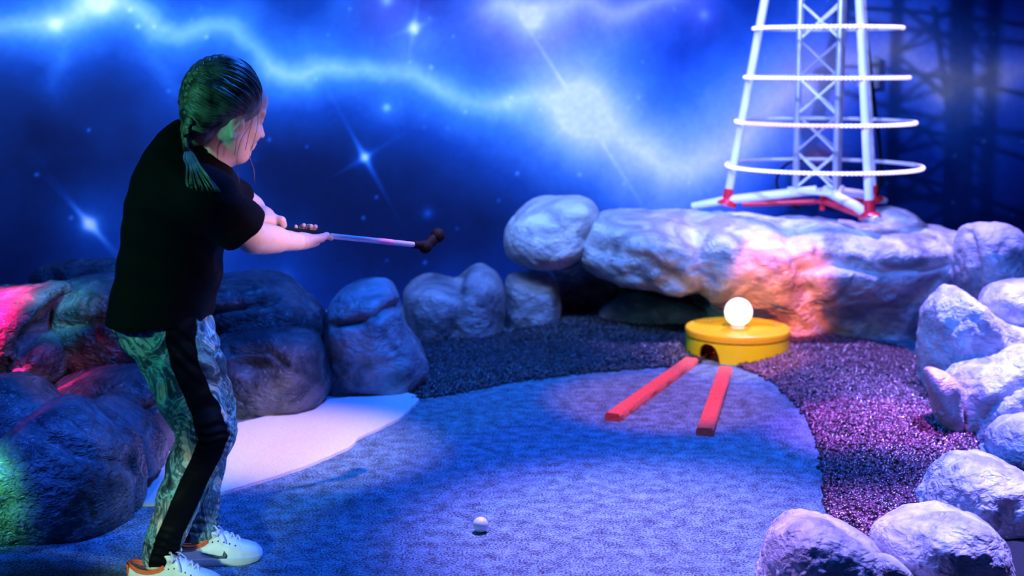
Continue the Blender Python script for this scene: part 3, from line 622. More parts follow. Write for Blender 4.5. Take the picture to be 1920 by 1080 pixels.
# ------------------------------------------------------------------ distance-field modelling for the player
class Field:
    def __init__(s, lo, hi, h):
        s.lo = np.array(lo, float); s.h = h; n = np.ceil((np.array(hi)-s.lo)/h).astype(int)+1; s.n = n
        s.F = np.full(n, .2, dtype=np.float32); s.ax = [s.lo[i]+h*np.arange(n[i]) for i in range(3)]
    def _reg(s, lo, hi):
        i0 = np.clip(np.floor((np.asarray(lo)-s.lo)/s.h).astype(int), 0, s.n-1); i1 = np.clip(np.ceil((np.asarray(hi)-s.lo)/s.h).astype(int)+1, 1, s.n)
        if (i1 <= i0).any(): return None
        sl = tuple(slice(a, b_) for a, b_ in zip(i0, i1)); X = s.ax[0][sl[0]][:, None, None]; Y = s.ax[1][sl[1]][None, :, None]; Z_ = s.ax[2][sl[2]][None, None, :]
        return sl, X, Y, Z_
    def put(s, sl, d, k, sub=False):
        A = s.F[sl]; d = d.astype(np.float32)
        if sub:
            d = -d; t = np.clip(.5-.5*(d-A)/k, 0, 1) if k > 0 else None
            s.F[sl] = np.maximum(A, d) if k <= 0 else A*t+d*(1-t)+k*t*(1-t)
        else:
            if k <= 0: s.F[sl] = np.minimum(A, d)
            else:
                t = np.clip(.5+.5*(d-A)/k, 0, 1); s.F[sl] = d*(1-t)+A*t-k*t*(1-t)
    def cone(s, a, b_, r1, r2, k=.01, sq=None, q=1.0, sub=False):
        """rounded cone from a to b; widened by q along the axis sq"""
        a = np.asarray(a, float); b_ = np.asarray(b_, float); m = max(r1, r2)*max(q, 1)+k*2+.03
        g = s._reg(np.minimum(a, b_)-m, np.maximum(a, b_)+m)
        if g is None: return
        sl, X, Y, Z_ = g; px, py, pz = X-a[0], Y-a[1], Z_-a[2]; ba = b_-a
        if sq is not None:
            w_ = np.asarray(sq, float); w_ /= np.linalg.norm(w_); f_ = 1/q-1
            dp = px*w_[0]+py*w_[1]+pz*w_[2]; px = px+w_[0]*dp*f_; py = py+w_[1]*dp*f_; pz = pz+w_[2]*dp*f_; ba = ba+w_*ba.dot(w_)*f_
        L2 = ba.dot(ba)+1e-12; t = np.clip((px*ba[0]+py*ba[1]+pz*ba[2])/L2, 0, 1)
        d = np.sqrt((px-ba[0]*t)**2+(py-ba[1]*t)**2+(pz-ba[2]*t)**2)-(r1+(r2-r1)*t)
        s.put(sl, d*(min(q, 1) if sq is not None else 1), k, sub)
    def ell(s, c, r, Rm=None, k=.01, sub=False):
        c = np.asarray(c, float); r = np.asarray(r, float); m = r.max()+k*2+.02
        g = s._reg(c-m, c+m)
        if g is None: return
        sl, X, Y, Z_ = g; px, py, pz = X-c[0], Y-c[1], Z_-c[2]
        if Rm is not None:
            Rm = np.asarray(Rm); px, py, pz = (px*Rm[0, i]+py*Rm[1, i]+pz*Rm[2, i] for i in range(3))
        k0 = np.sqrt((px/r[0])**2+(py/r[1])**2+(pz/r[2])**2); k1 = np.sqrt((px/r[0]**2)**2+(py/r[1]**2)**2+(pz/r[2]**2)**2)+1e-9
        s.put(sl, k0*(k0-1)/k1, k, sub)
    def chain(s, pts, rs, k=.01, **kw):
        for i in range(len(pts)-1): s.cone(pts[i], pts[i+1], rs[i], rs[i+1], k, **kw)
    def slices(s, zs, xc, a_, yc, b_, ex=2.3, k=.02):
        """stack of horizontal super-ellipses"""
        zs = np.asarray(zs); lo = [min(np.array(xc)-a_)-.03, min(np.array(yc)-b_)-.03, min(zs)-.01]; hi = [max(np.array(xc)+a_)+.03, max(np.array(yc)+b_)+.03, max(zs)+.01]
        sl, X, Y, Z_ = s._reg(lo, hi); z = s.ax[2][sl[2]]; o = np.argsort(zs)
        f_ = lambda v: np.interp(z, zs[o], np.asarray(v)[o])[None, None, :]
        A, B = f_(a_), f_(b_); q = (np.abs((X-f_(xc))/A)**ex+np.abs((Y-f_(yc))/B)**ex)**(1/ex)
        d = (q-1)*np.minimum(A, B); d = np.maximum(d, np.maximum(Z_-max(zs), min(zs)-Z_)); s.put(sl, d, k)
    def plane_cut(s, p, nrm, lo=None, hi=None):
        """remove what lies on the side the normal points to"""
        g = s._reg(lo if lo is not None else s.lo, hi if hi is not None else s.lo+s.h*s.n); sl, X, Y, Z_ = g; nrm = np.asarray(nrm, float); nrm /= np.linalg.norm(nrm)
        d = (X-p[0])*nrm[0]+(Y-p[1])*nrm[1]+(Z_-p[2])*nrm[2]; s.F[sl] = np.maximum(s.F[sl], d.astype(np.float32))
    def mesh(s):
        F_ = s.F; S_ = F_ < 0; nx, ny, nz_ = F_.shape
        cnt = np.zeros((nx-1, ny-1, nz_-1), np.int8)
        for a in (0, 1):
            for b_ in (0, 1):
                for c_ in (0, 1): cnt += S_[a:nx-1+a, b_:ny-1+b_, c_:nz_-1+c_]
        mix = (cnt > 0) & (cnt < 8); idx = np.full(cnt.shape, -1, np.int32); cells = np.argwhere(mix); idx[mix] = np.arange(len(cells))
        acc = np.zeros((len(cells), 3)); num = np.zeros(len(cells))
        co = [(a, b_, c_) for a in (0, 1) for b_ in (0, 1) for c_ in (0, 1)]
        vals = {c_: F_[cells[:, 0]+c_[0], cells[:, 1]+c_[1], cells[:, 2]+c_[2]].astype(float) for c_ in co}
        for c_ in co:
            for ax in range(3):
                if c_[ax] == 0:
                    d = list(c_); d[ax] = 1; d = tuple(d); va, vb = vals[c_], vals[d]; cr_ = (va < 0) != (vb < 0)
                    t = np.where(cr_, va/np.where(cr_, va-vb, 1), 0); p = np.array(c_, float)[None].repeat(len(cells), 0); p[:, ax] += t
                    acc[cr_] += p[cr_]; num[cr_] += 1
        V = s.lo+s.h*(cells+acc/num[:, None]); Q = []
        for ax in range(3):
            o1, o2 = [(1, 2), (2, 0), (0, 1)][ax]
            sa = [slice(None)]*3; sb = [slice(None)]*3; sa[ax] = slice(0, -1); sb[ax] = slice(1, None)
            A = S_[tuple(sa)]; B = S_[tuple(sb)]; e_ = np.argwhere(A != B)
            e_ = e_[(e_[:, o1] > 0) & (e_[:, o2] > 0) & (e_[:, o1] < F_.shape[o1]-1) & (e_[:, o2] < F_.shape[o2]-1)]
            flip = A[tuple(e_.T)]
            def cell(d1, d2):
                q = e_.copy(); q[:, o1] += d1; q[:, o2] += d2; return idx[tuple(q.T)]
            q4 = np.stack([cell(-1, -1), cell(0, -1), cell(0, 0), cell(-1, 0)], 1)
            q4[~flip] = q4[~flip][:, ::-1]; Q.append(q4)
        Q = np.concatenate(Q); return V, Q[(Q >= 0).all(1)]
def relax(V, Q, it=2, lam=.5):
    for _ in range(it):
        acc = np.zeros_like(V); n_ = np.zeros(len(V))
        for a, b_ in ((0, 1), (1, 2), (2, 3), (3, 0)):
            for p, q in ((a, b_), (b_, a)):
                for c_ in range(3): acc[:, c_] += np.bincount(Q[:, p], V[Q[:, q], c_], len(V))
                n_ += np.bincount(Q[:, p], minlength=len(V))
        V = V+lam*(acc/np.maximum(n_, 1)[:, None]-V)
    return V
def J(px, py, Y): return at(px, py, Y)
PO = np.array([at(340, 1075, 3.28)[0], 3.28, 0.0])
person = tag(empty('person', tuple(PO)), 'person in black t-shirt, patterned leggings and white shoes, bent forward swinging a putter', 'person')
def body_obj(name, V, Q, mat, parent=person, off=None, attrs=None):
    me = mesh_np(name, V-PO if off is None else V-off, Q, [mat])
    for k_, v_ in (attrs or {}).items():
        at_ = me.attributes.new(k_, 'FLOAT', 'POINT'); at_.data.foreach_set('value', v_.astype(np.float32))
    return link(name, me, parent)

# joints, read off the photograph at the player's distance
hipN, hipF = J(300, 628, 3.22), J(318, 622, 3.40)
kneN, kneF = J(386, 812, 3.20), J(396, 802, 3.39)
ankN, ankF = J(296, 1048, 3.19), J(378, 990, 3.37)
shN, shF = J(388, 372, 3.17), J(400, 350, 3.46)
elN, wrN = J(476, 446, 3.25), J(557, 453, 3.38)
elF, wrF = J(456, 378, 3.62), J(497, 404, 3.55)
nkB, nkT = J(378, 312, 3.33), J(416, 246, 3.34)
# head frame: forward, left, up
yaw, pit = math.radians(42), math.radians(17)
Fw = np.array([math.cos(pit)*math.cos(yaw), math.cos(pit)*math.sin(yaw), -math.sin(pit)])
Up = np.array([math.sin(pit)*math.cos(yaw), math.sin(pit)*math.sin(yaw), math.cos(pit)]); Lf = np.cross(Up, Fw)
HR = np.stack([Fw, Lf, Up], 1); HO = J(425, 206, 3.335)
def hp(x, y, z): return HO+HR@np.array([x, y, z])

B = Field((-1.12, 3.0, .008), (-.42, 3.75, 1.34), .0028)
# head
B.ell(hp(-.012, 0, .022), (.096, .076, .092), HR, .0)
B.ell(hp(.030, 0, -.040), (.062, .058, .085), HR, .03)                # face
B.ell(hp(.056, 0, -.098), (.024, .026, .018), HR, .03)               # chin
for s_ in (-1, 1):
    B.cone(hp(.000, s_*.056, -.062), hp(.052, s_*.024, -.100), .016, .014, .03)     # jaw
    B.ell(hp(.066, s_*.034, -.042), (.020, .022, .020), HR, .02)     # cheek
    B.ell(hp(.084, s_*.031, -.006), (.012, .017, .010), HR, .008, sub=True)   # eye socket
    B.ell(hp(.076, s_*.031, -.006), (.0125, .0135, .0115), HR, .003)  # eyeball and lids
    B.cone(hp(.086, s_*.014, .010), hp(.074, s_*.050, .012), .008, .006, .012)      # brow
B.ell(hp(.070, 0, .040), (.026, .050, .040), HR, .02)                # forehead
B.chain([hp(.090, 0, .004), hp(.100, 0, -.020), hp(.112, 0, -.034)], [.008, .009, .0095], .010)   # nose
for s_ in (-1, 1): B.ell(hp(.099, s_*.011, -.037), (.009, .007, .007), HR, .006)
B.cone(hp(.089, -.014, -.062), hp(.089, .014, -.062), .0075, .0075, .006); B.cone(hp(.086, -.012, -.073), hp(.086, .012, -.073), .008, .008, .006)
B.cone(hp(.100, -.02, -.0675), hp(.100, .02, -.0675), .0025, .0025, .003, sub=True)                # line of the mouth
for s_ in (-1, 1):                                                     # ears
    R2 = HR@np.array(Matrix.Rotation(math.radians(14*s_), 3, 'Z')); e0 = hp(-.004, s_*.0735, -.040)
    B.ell(e0, (.0195, .0075, .031), R2, .006); B.ell(e0+HR@np.array([.002, s_*.0085, .003]), (.0115, .006, .020), R2, .004, sub=True)
    B.ell(e0+HR@np.array([-.004, s_*.004, -.027]), (.008, .006, .009), R2, .006)
    B.cone(e0+HR@np.array([.006, s_*.004, .010]), e0+HR@np.array([-.006, s_*.006, -.010]), .003, .003, .004)
B.chain([nkB, J(398, 280, 3.335), nkT, hp(-.02, 0, -.03)], [.060, .052, .050, .050], .025)
# trunk, arms, legs
B.slices([J(300, 640, 3.31)[2], J(303, 590, 3.31)[2], J(318, 520, 3.31)[2], J(330, 430, 3.31)[2], J(340, 360, 3.32)[2], J(350, 312, 3.33)[2], J(368, 290, 3.33)[2]],
         [J(303, 600, 3.31)[0], J(303, 590, 3.31)[0], J(318, 520, 3.31)[0], J(332, 430, 3.31)[0], J(345, 360, 3.32)[0], J(355, 312, 3.33)[0], J(378, 290, 3.33)[0]],
         [.095, .105, .098, .105, .098, .075, .045], [3.31, 3.31, 3.31, 3.31, 3.32, 3.33, 3.33], [.135, .140, .120, .135, .150, .10, .05], 2.1, .03)
B.chain([shN, elN], [.045, .037], .02); B.chain([elN, elN*.75+wrN*.25, elN*.5+wrN*.5, elN*.2+wrN*.8, wrN], [.0345, .0345, .0300, .0215, .0195], .02)
B.chain([shF, elF], [.043, .034], .02); B.chain([elF, (elF*.6+wrF*.4), wrF], [.032, .029, .0190], .02)
for hN_, kN_, aN_ in ((hipN, kneN, ankN), (hipF, kneF, ankF)):
    B.chain([hN_, kN_], [.070, .046], .03); B.chain([kN_, kN_*.68+aN_*.32+np.array([-.006, 0, 0]), aN_+np.array([0, 0, .02])], [.046, .042, .026], .02)
    B.cone(aN_+np.array([0, 0, .02]), aN_+np.array([-.012, 0, -.030]), .026, .019, .01); B.chain([aN_, aN_+np.array([.055, .006, -.034]), aN_+np.array([.09, .010, -.042])], [.024, .018, .014], .012)
# the putter's shaft line
G0, G1 = J(500, 430, 3.50), J(790, 460, 3.86)
gd = (G1-G0)/np.linalg.norm(G1-G0)
# hands: palm, four curled fingers and a thumb around the shaft
def hand(w_, g_, side, toward, k_=1.0):
    """w_: wrist; g_: point on the shaft at the palm; toward: unit vector from the shaft to the palm side"""
    t_ = toward-gd*toward.dot(gd); t_ /= np.linalg.norm(t_); b2 = np.cross(gd, t_)*side
    palm = g_+t_*.021
    for u in (-.027, -.009, .009, .027): B.cone(w_*.65+(palm+gd*u*.5)*.35, palm+gd*u+t_*.002, .0135, .0110, .016)
    B.cone(w_, palm-t_*.0, .0185, .016, .018)
    lens = (.0245, .028, .0265, .021)
    for i_, u in enumerate((.031, .011, -.009, -.029)):
        c_ = g_+gd*u; r_ = .0085-.0004*i_; f_ = lens[i_]/.028
        pts = [c_+(t_*math.cos(q)+b2*math.sin(q))*(.0215+.001*(q < .8)) + gd*.003*i_*math.sin(q) for q in (.25, 1.15, 2.15*f_, 3.15*f_, 3.9*f_)]
        B.chain(pts, [r_+.0016, r_+.0008, r_, r_-.0006, r_-.0016], .0025)
    tb_ = w_*.45+palm*.55-b2*.012+gd*.010
    B.chain([tb_, palm-b2*.020+gd*.030, g_-b2*.017+t_*.010+gd*.030+gd*.022*k_, g_-b2*.010+t_*.013+gd*.030+gd*.042*k_], [.013, .0110, .0088, .0072], .006)
hand(wrN, G0+gd*.128, 1, np.array([.1, -.62, -.78]))
hand(wrF, G0+gd*.006, -1, np.array([-.2, .35, .9]), .3)
V, Q = B.mesh(); V = relax(V, Q, 1, .4)
m, nt, b = new_mat('skin'); tc = N(nt, 'ShaderNodeTexCoord'); no = N(nt, 'ShaderNodeTexNoise'); no.inputs['Scale'].default_value = 90; no.inputs['Detail'].default_value = 4
nt.links.new(tc.outputs['Object'], no.inputs['Vector']); r = N(nt, 'ShaderNodeValToRGB'); r.color_ramp.elements[0].color = (.62, .40, .33, 1); r.color_ramp.elements[1].color = (.76, .54, .46, 1); nt.links.new(no.outputs['Fac'], r.inputs['Fac'])
nt.links.new(r.outputs['Color'], b.inputs['Base Color']); b.inputs['Roughness'].default_value = .5; b.inputs['Subsurface Weight'].default_value = .12; b.inputs['Subsurface Radius'].default_value = (.01, .004, .002); b.inputs['Subsurface Scale'].default_value = .5
bp = N(nt, 'ShaderNodeBump'); bp.inputs['Distance'].default_value = .0006; nt.links.new(no.outputs['Fac'], bp.inputs['Height']); nt.links.new(bp.outputs['Normal'], b.inputs['Normal'])
body_obj('body', V, Q, m)
BV = V; del B

# t-shirt
T_ = Field((-1.16, 3.08, .58), (-.50, 3.62, 1.22), .0036)
rows = [(640, 210, 391), (600, 208, 393), (570, 211, 398), (520, 220, 413), (470, 229, 417), (430, 234, 424), (390, 238, 432), (350, 247, 436), (310, 260, 420), (288, 270, 400), (270, 281, 378), (250, 295, 362), (234, 313, 352), (224, 328, 345)]
zs = [J(0, r_[0], 3.31)[2] for r_ in rows]; xl = np.array([J(r_[1], r_[0], 3.31)[0] for r_ in rows]); xr = np.array([J(r_[2], r_[0], 3.31)[0] for r_ in rows])
T_.slices(zs, (xl+xr)/2, (xr-xl)/2, [3.31]*6+[3.31, 3.315, 3.32, 3.325, 3.33, 3.33, 3.33, 3.33], [.188, .186, .172, .152, .146, .150, .158, .170, .160, .130, .100, .075, .045, .022], 2.25, .0)
T_.chain([shN+np.array([-.05, .03, .0]), shN, shN*.25+elN*.75+np.array([0, 0, .004]), elN], [.068, .062, .053, .052], .05)
T_.chain([shF+np.array([-.05, -.03, 0]), shF, shF*.3+elF*.7], [.062, .055, .052], .04)
T_.chain([J(380, 300, 3.335), J(392, 290, 3.335)], [.064, .058], .03)
ud = (elN-shN)/np.linalg.norm(elN-shN); sc_ = J(455, 444, 3.22)
nn = J(480, 424, 3.22)-J(425, 468, 3.22); nn = np.cross(nn, np.array([0, 1.0, 0])); nn = nn*np.sign(nn.dot(ud)); nn = nn/np.linalg.norm(nn)*.8+np.array([0, .35, 0])
T_.plane_cut(sc_, nn, (sc_[0]-.075, 3.0, sc_[2]-.09), (sc_[0]+.2, 3.36, sc_[2]+.09))
ud = (elF-shF)/np.linalg.norm(elF-shF)
# neckline: cut round the neck
cdir = (nkT-nkB)/np.linalg.norm(nkT-nkB)
T_.cone(J(392, 286, 3.335), nkT+cdir*.05, .050, .056, .004, sub=True)
zh = J(0, 600, 3.31)[2]; T_.plane_cut((J(207, 598, 3.31)[0], 3.31, J(207, 598, 3.31)[2]), (.03, 0, -1))
g = T_._reg(T_.lo, T_.lo+T_.h*T_.n); sl, X, Y, Z_ = g
wx = np.sin(X*38+Z_*70+4*np.sin(Y*16))*.0022*np.exp(-((Z_-.80)/.11)**2)+np.sin(Z_*95+X*46+2.4*np.sin(X*24))*.0018*np.exp(-((Z_-1.0)/.09)**2)+np.sin(X*60+Y*45)*.002*np.exp(-((Z_-.66)/.05)**2)
T_.F += wx.astype(np.float32)
V, Q = T_.mesh(); V = relax(V, Q, 2, .5)
M_shirt = plain('black_cotton', (.0022, .0022, .003), .85, bump=.6, scale=320, var=.2, spec=.12)
body_obj('t_shirt', V, Q, M_shirt); del T_

# leggings
L = Field((-1.10, 3.08, .06), (-.62, 3.56, .76), .0026)
L.slices([J(0, 560, 3.31)[2], J(0, 605, 3.31)[2], J(0, 650, 3.31)[2], J(0, 672, 3.31)[2]], [J(303, 560, 3.31)[0], J(303, 600, 3.31)[0], J(322, 650, 3.31)[0], J(332, 672, 3.31)[0]], [.108, .117, .108, .085], [3.31]*4, [.140, .150, .140, .11], 2.1, .02)
def P3(l, Y): return [J(x, y, Y) for x, y in l]
L.chain(P3([(314, 622), (334, 680), (357, 740), (380, 800)], 3.225), [.082, .082, .076, .064], .03)
L.chain(P3([(380, 800), (386, 815), (362, 870), (338, 930), (316, 990), (298, 1042)], 3.193), [.0640, .0630, .060, .053, .046, .041], .015)
L.chain(P3([(340, 620), (364, 690), (388, 750), (398, 800)], 3.395), [.080, .074, .064, .060], .03)
L.chain([J(x, y, d_) for x, y, d_ in ((398, 800, 3.385), (396, 820, 3.385), (384, 870, 3.38), (378, 930, 3.372), (376, 985, 3.366), (376, 1012, 3.362))], [.060, .058, .050, .046, .043, .044], .015)
sl, X, Y, Z_ = L._reg(L.lo, L.lo+L.h*L.n)
kz = kneN[2]; az = ankN[2]
wr_ = .0028*np.sin(Z_*330+X*120+3*np.sin(Y*50+X*30))*np.exp(-((Z_-kz)/.05)**2)+.0034*np.sin(Z_*300+X*60+3*np.sin(Y*60))*np.exp(-((Z_-az-.035)/.045)**2)+.0018*np.sin(Z_*90-X*80+2*np.sin(Y*40))+.003*np.sin(Z_*160+X*190)*np.exp(-((Z_-.60)/.06)**2)
L.F += wr_.astype(np.float32)
L.plane_cut(ankN+np.array([0, 0, -.012]), (-.1, 0, -1), (-1.1, 3.0, .04), (-.62, 3.29, .2)); L.plane_cut(ankF+np.array([0, 0, -.018]), (-.1, 0, -1), (-1.1, 3.29, .04), (-.5, 3.6, .2))
V, Q = L.mesh(); V = relax(V, Q, 2, .5); del L
# stripe down the outer seam: distance from the seam line, measured on the outer side of each leg
seam = [(332, 600, 24), (334, 640, 25), (346, 690, 24), (366, 740, 24), (388, 790, 26), (400, 822, 27), (385, 860, 27), (362, 905, 27), (338, 960, 26), (314, 1010, 25), (299, 1060, 25)]
SP = np.array([J(x, y, 3.14) for x, y, _ in seam]); SW = np.array([q[2]*3.14/F for q in seam])
o = np.argsort(SP[:, 2]); cx_ = np.interp(V[:, 2], SP[o, 2], SP[o, 0]); cw = np.interp(V[:, 2], SP[o, 2], SW[o])
legc = np.interp(V[:, 2], [ankN[2], kneN[2], hipN[2]], [3.19, 3.20, 3.225]); sd = np.abs(V[:, 0]-cx_)-cw
sd = np.where(V[:, 1] < legc+.005, sd, .05)
legf = np.interp(V[:, 2], [ankF[2], kneF[2], hipF[2]], [3.385, 3.39, 3.40]); cf = np.interp(V[:, 2], [ankF[2], kneF[2], hipF[2]], [J(378, 985, 3.38)[0], J(398, 800, 3.38)[0], J(330, 620, 3.38)[0]])
sd = np.where(V[:, 1] > legf+.012, np.abs(V[:, 0]-cf)-.03, sd)
m, nt, b = new_mat('patterned_leggings'); tc = N(nt, 'ShaderNodeTexCoord')
n1 = N(nt, 'ShaderNodeTexNoise'); n1.inputs['Scale'].default_value = 8; n1.inputs['Detail'].default_value = 5; n1.inputs['Distortion'].default_value = 1.9; n1.inputs['Roughness'].default_value = .6
n2 = N(nt, 'ShaderNodeTexNoise'); n2.inputs['Scale'].default_value = 7; n2.inputs['Detail'].default_value = 3; n2.inputs['Distortion'].default_value = 1.5
mp = N(nt, 'ShaderNodeMapping'); mp.inputs['Scale'].default_value = (1.5, 1, .8); mp.inputs['Rotation'].default_value = (0, .5, 0); nt.links.new(tc.outputs['Object'], mp.inputs['Vector'])
nt.links.new(mp.outputs['Vector'], n1.inputs['Vector']); nt.links.new(tc.outputs['Object'], n2.inputs['Vector'])
r = N(nt, 'ShaderNodeValToRGB'); els = r.color_ramp.elements
for i_, (p_, c_) in enumerate(((.36, (.008, .012, .025)), (.44, (.05, .10, .14)), (.485, (.40, .55, .62)), (.52, (.04, .09, .14)), (.57, (.16, .26, .36)), (.61, (.80, .84, .88)), (.66, (.90, .58, .42)), (.72, (.10, .14, .22)))):
    if i_ < 2: el = els[i_]; el.position = p_
    else: el = els.new(p_)
    el.color = (*c_, 1)
nt.links.new(n1.outputs['Fac'], r.inputs['Fac'])
r2 = N(nt, 'ShaderNodeValToRGB'); r2.color_ramp.elements[0].position = .42; r2.color_ramp.elements[1].position = .60; r2.color_ramp.elements[0].color = (.65, 1.0, .95, 1); r2.color_ramp.elements[1].color = (1.0, .78, .66, 1)
nt.links.new(n2.outputs['Fac'], r2.inputs['Fac']); mu = N(nt, 'ShaderNodeMix', data_type='RGBA', blend_type='MULTIPLY'); mu.inputs[0].default_value = 1
nt.links.new(r.outputs['Color'], mu.inputs[6]); nt.links.new(r2.outputs['Color'], mu.inputs[7])
at_ = N(nt, 'ShaderNodeAttribute', attribute_name='seam'); rm = N(nt, 'ShaderNodeMapRange'); rm.inputs['From Min'].default_value = -.0006; rm.inputs['From Max'].default_value = .0006; nt.links.new(at_.outputs['Fac'], rm.inputs['Value'])
mx = N(nt, 'ShaderNodeMix', data_type='RGBA'); mx.inputs[6].default_value = (.004, .004, .006, 1); nt.links.new(rm.outputs[0], mx.inputs[0]); nt.links.new(mu.outputs[2], mx.inputs[7]); nt.links.new(mx.outputs[2], b.inputs['Base Color'])
r3 = N(nt, 'ShaderNodeMapRange'); r3.inputs['From Min'].default_value = -.0006; r3.inputs['From Max'].default_value = .0006; r3.inputs['To Min'].default_value = .04; r3.inputs['To Max'].default_value = .45; nt.links.new(at_.outputs['Fac'], r3.inputs['Value']); nt.links.new(r3.outputs[0], b.inputs['Specular IOR Level'])
b.inputs['Roughness'].default_value = .55
body_obj('leggings', V, Q, m, attrs={'seam': sd})
# hair: a cap swept back into a braid that ends in a loose tail over the shoulder
EC = np.array([-.012, 0, .022]); ER = np.array([.096, .076, .092])
def on_head(d, off):
    d = np.asarray(d, float); d = d/np.linalg.norm(d); t = 1/np.sqrt(((d/ER)**2).sum()); return HO+HR@(EC+d*(t+off))
m, nt, b = new_mat('dark_blonde_hair'); tc = N(nt, 'ShaderNodeTexCoord'); no = N(nt, 'ShaderNodeTexNoise'); no.inputs['Scale'].default_value = 30; no.inputs['Detail'].default_value = 4
nt.links.new(tc.outputs['Object'], no.inputs['Vector']); r = N(nt, 'ShaderNodeValToRGB'); r.color_ramp.elements[0].position = .35; r.color_ramp.elements[1].position = .68
r.color_ramp.elements[0].color = (.02, .015, .012, 1); r.color_ramp.elements[1].color = (.24, .19, .13, 1); nt.links.new(no.outputs['Fac'], r.inputs['Fac']); nt.links.new(r.outputs['Color'], b.inputs['Base Color'])
b.inputs['Roughness'].default_value = .38; b.inputs['Specular IOR Level'].default_value = .7; M_hair = m
Hf = Field(HO-.17, HO+.17, .0024)
Hf.ell(HO+HR@(EC+np.array([-.006, 0, .002])), ER+np.array([.008, .008, .009]), HR, .0)
Hf.cone(hp(-.05, 0, -.01), hp(-.062, 0, -.070), .062, .040, .02)
HF0 = Hf.F.copy(); hlo, hh_ = Hf.lo.copy(), Hf.h
# face and ears stay free of the cap
Hf.cone(hp(.168, 0, .018), hp(.125, 0, -.20), .094, .113, .004, sub=True)
for s_ in (-1, 1): Hf.cone(hp(.050, s_*.085, -.066), hp(-.004, s_*.10, -.060), .038, .028, .006, sub=True); Hf.cone(hp(.06, s_*.09, -.115), hp(-.03, s_*.085, -.130), .050, .045, .006, sub=True)
V, Q = Hf.mesh(); V = relax(V, Q, 2, .5)
def on_cap(d, off):
    d = np.asarray(d, float); d = HR@(d/np.linalg.norm(d)); c_ = HO+HR@EC; t = np.linspace(.05, .165, 116); P_ = c_+d[None]*t[:, None]
    ix = np.clip(((P_-hlo)/hh_).round().astype(int), 0, np.array(HF0.shape)-1); v_ = HF0[ix[:, 0], ix[:, 1], ix[:, 2]]; k_ = np.argmax(v_ > 0); k_ = max(k_, 1)
    a_, b2_ = v_[k_-1], v_[k_]; return c_+d*(t[k_-1]+(t[1]-t[0])*(-a_/(b2_-a_+1e-9))+off)
hair = body_obj('hair', V, Q, M_hair, off=PO); del Hf
g = np.random.default_rng(5); mb = MB()
bdir = [np.array([-math.sin(math.radians(q)), 0, math.cos(math.radians(q))]) for q in np.linspace(30, 128, 40)]
for s_ in (-1, 1):
    hl = spline([(1, 0, .60), (.97, s_*.30, .52), (.90, s_*.60, .22), (.82, s_*.80, -.12), (.56, s_*1.0, -.36), (.26, s_*1.0, -.40), (.0, s_*1.0, -.42), (-.22, s_*1.0, -.52), (-.42, s_*.85, -.80), (-.55, s_*.6, -1.1), (-.6, s_*.25, -1.2)], 260)
    for i_, d0 in enumerate(hl):
        d0 = d0/np.linalg.norm(d0); u = i_/259; q = 34+90*min(1, u*1.05)**.8+g.normal(0, 7); q = min(max(q, 25), 130)
        d1 = np.array([-math.sin(math.radians(q)), s_*g.uniform(.0, .14), math.cos(math.radians(q))]); d1 /= np.linalg.norm(d1); pts = []; ph_ = g.uniform(0, 6); off = g.uniform(-.0008, .0022)
        d0 = d0+g.normal(0, .025, 3); d0 /= np.linalg.norm(d0); om = math.acos(np.clip(d0.dot(d1), -1, 1))
        for t in np.linspace(0, 1, 12):
            d = (math.sin((1-t)*om)*d0+math.sin(t*om)*d1)/math.sin(om); d = d+np.array([0, 0, .10*math.sin(math.pi*t)*(1 if u < .5 else -.25)])
            pts.append(on_cap(d, off+.0045*math.sin(math.pi*t)*(.5+.5*math.sin(u*30+1.2))+.0008*math.sin(9*t+ph_)+.003*max(0, t-.7)-.0065*(1-min(1, t*5))))
        mb.tube(pts, [.0010]+[.0020*g.uniform(.7, 1.2)]*10+[.0015], 5)
body_obj_ = lambda mb_, nm, mt, par: mb_.build(nm, mt, par, world=False)
def child(mb_, nm, mt, par=None, sharp=None):
    V_ = np.concatenate(mb_.V)-PO; Fs = [np.concatenate(q) for q in (mb_.Q, mb_.T) if q]; me = mesh_np(nm, V_, Fs, mt if isinstance(mt, list) else [mt])
    if sharp: me.set_sharp_from_angle(angle=math.radians(sharp))
    return link(nm, me, par or person)
child(mb, 'swept_strands', M_hair, hair)
# braid
bp_ = [on_head((-math.sin(math.radians(q)), 0, math.cos(math.radians(q))), .012) for q in (22, 42, 62, 82, 100, 116)]+[J(354, 250, 3.235), J(350, 266, 3.205), J(351, 282, 3.180)]
BP = spline(bp_, 30); mb = MB()
for i_ in range(29):
    t_ = BP[i_+1]-BP[i_]; t_ /= np.linalg.norm(t_); out_ = BP[i_]-(HO+HR@EC); out_ -= t_*out_.dot(t_); out_ /= np.linalg.norm(out_); sd_ = np.cross(t_, out_); s_ = 1 if i_ % 2 else -1
    ax_ = t_*.55+sd_*s_*.75; ax_ /= np.linalg.norm(ax_); w_ = .0125*(1-.30*(i_/28)**2)*(.75+.25*min(1, i_/6)); c_ = BP[i_]+sd_*s_*w_*.55+out_*.002
    n3 = np.cross(ax_, out_); Rl = np.stack([ax_, n3/np.linalg.norm(n3), out_], 1)
    for j_ in range(5):
        o_ = (j_-2)*.0032; k3 = spline([c_-ax_*.019+Rl[:, 1]*o_*.6-out_*.006, c_-ax_*.006+Rl[:, 1]*o_*1.2+out_*(.004-abs(o_)*.3), c_+ax_*.008+Rl[:, 1]*o_*1.1+out_*(.004-abs(o_)*.3), c_+ax_*.019+Rl[:, 1]*o_*.5-out_*.006], 7)
        mb.tube(k3, np.array([.0016, .0034, .0040, .0042, .0040, .0034, .0016])*(w_/.0125), 6)
braid = child(mb, 'braid', M_hair, hair)
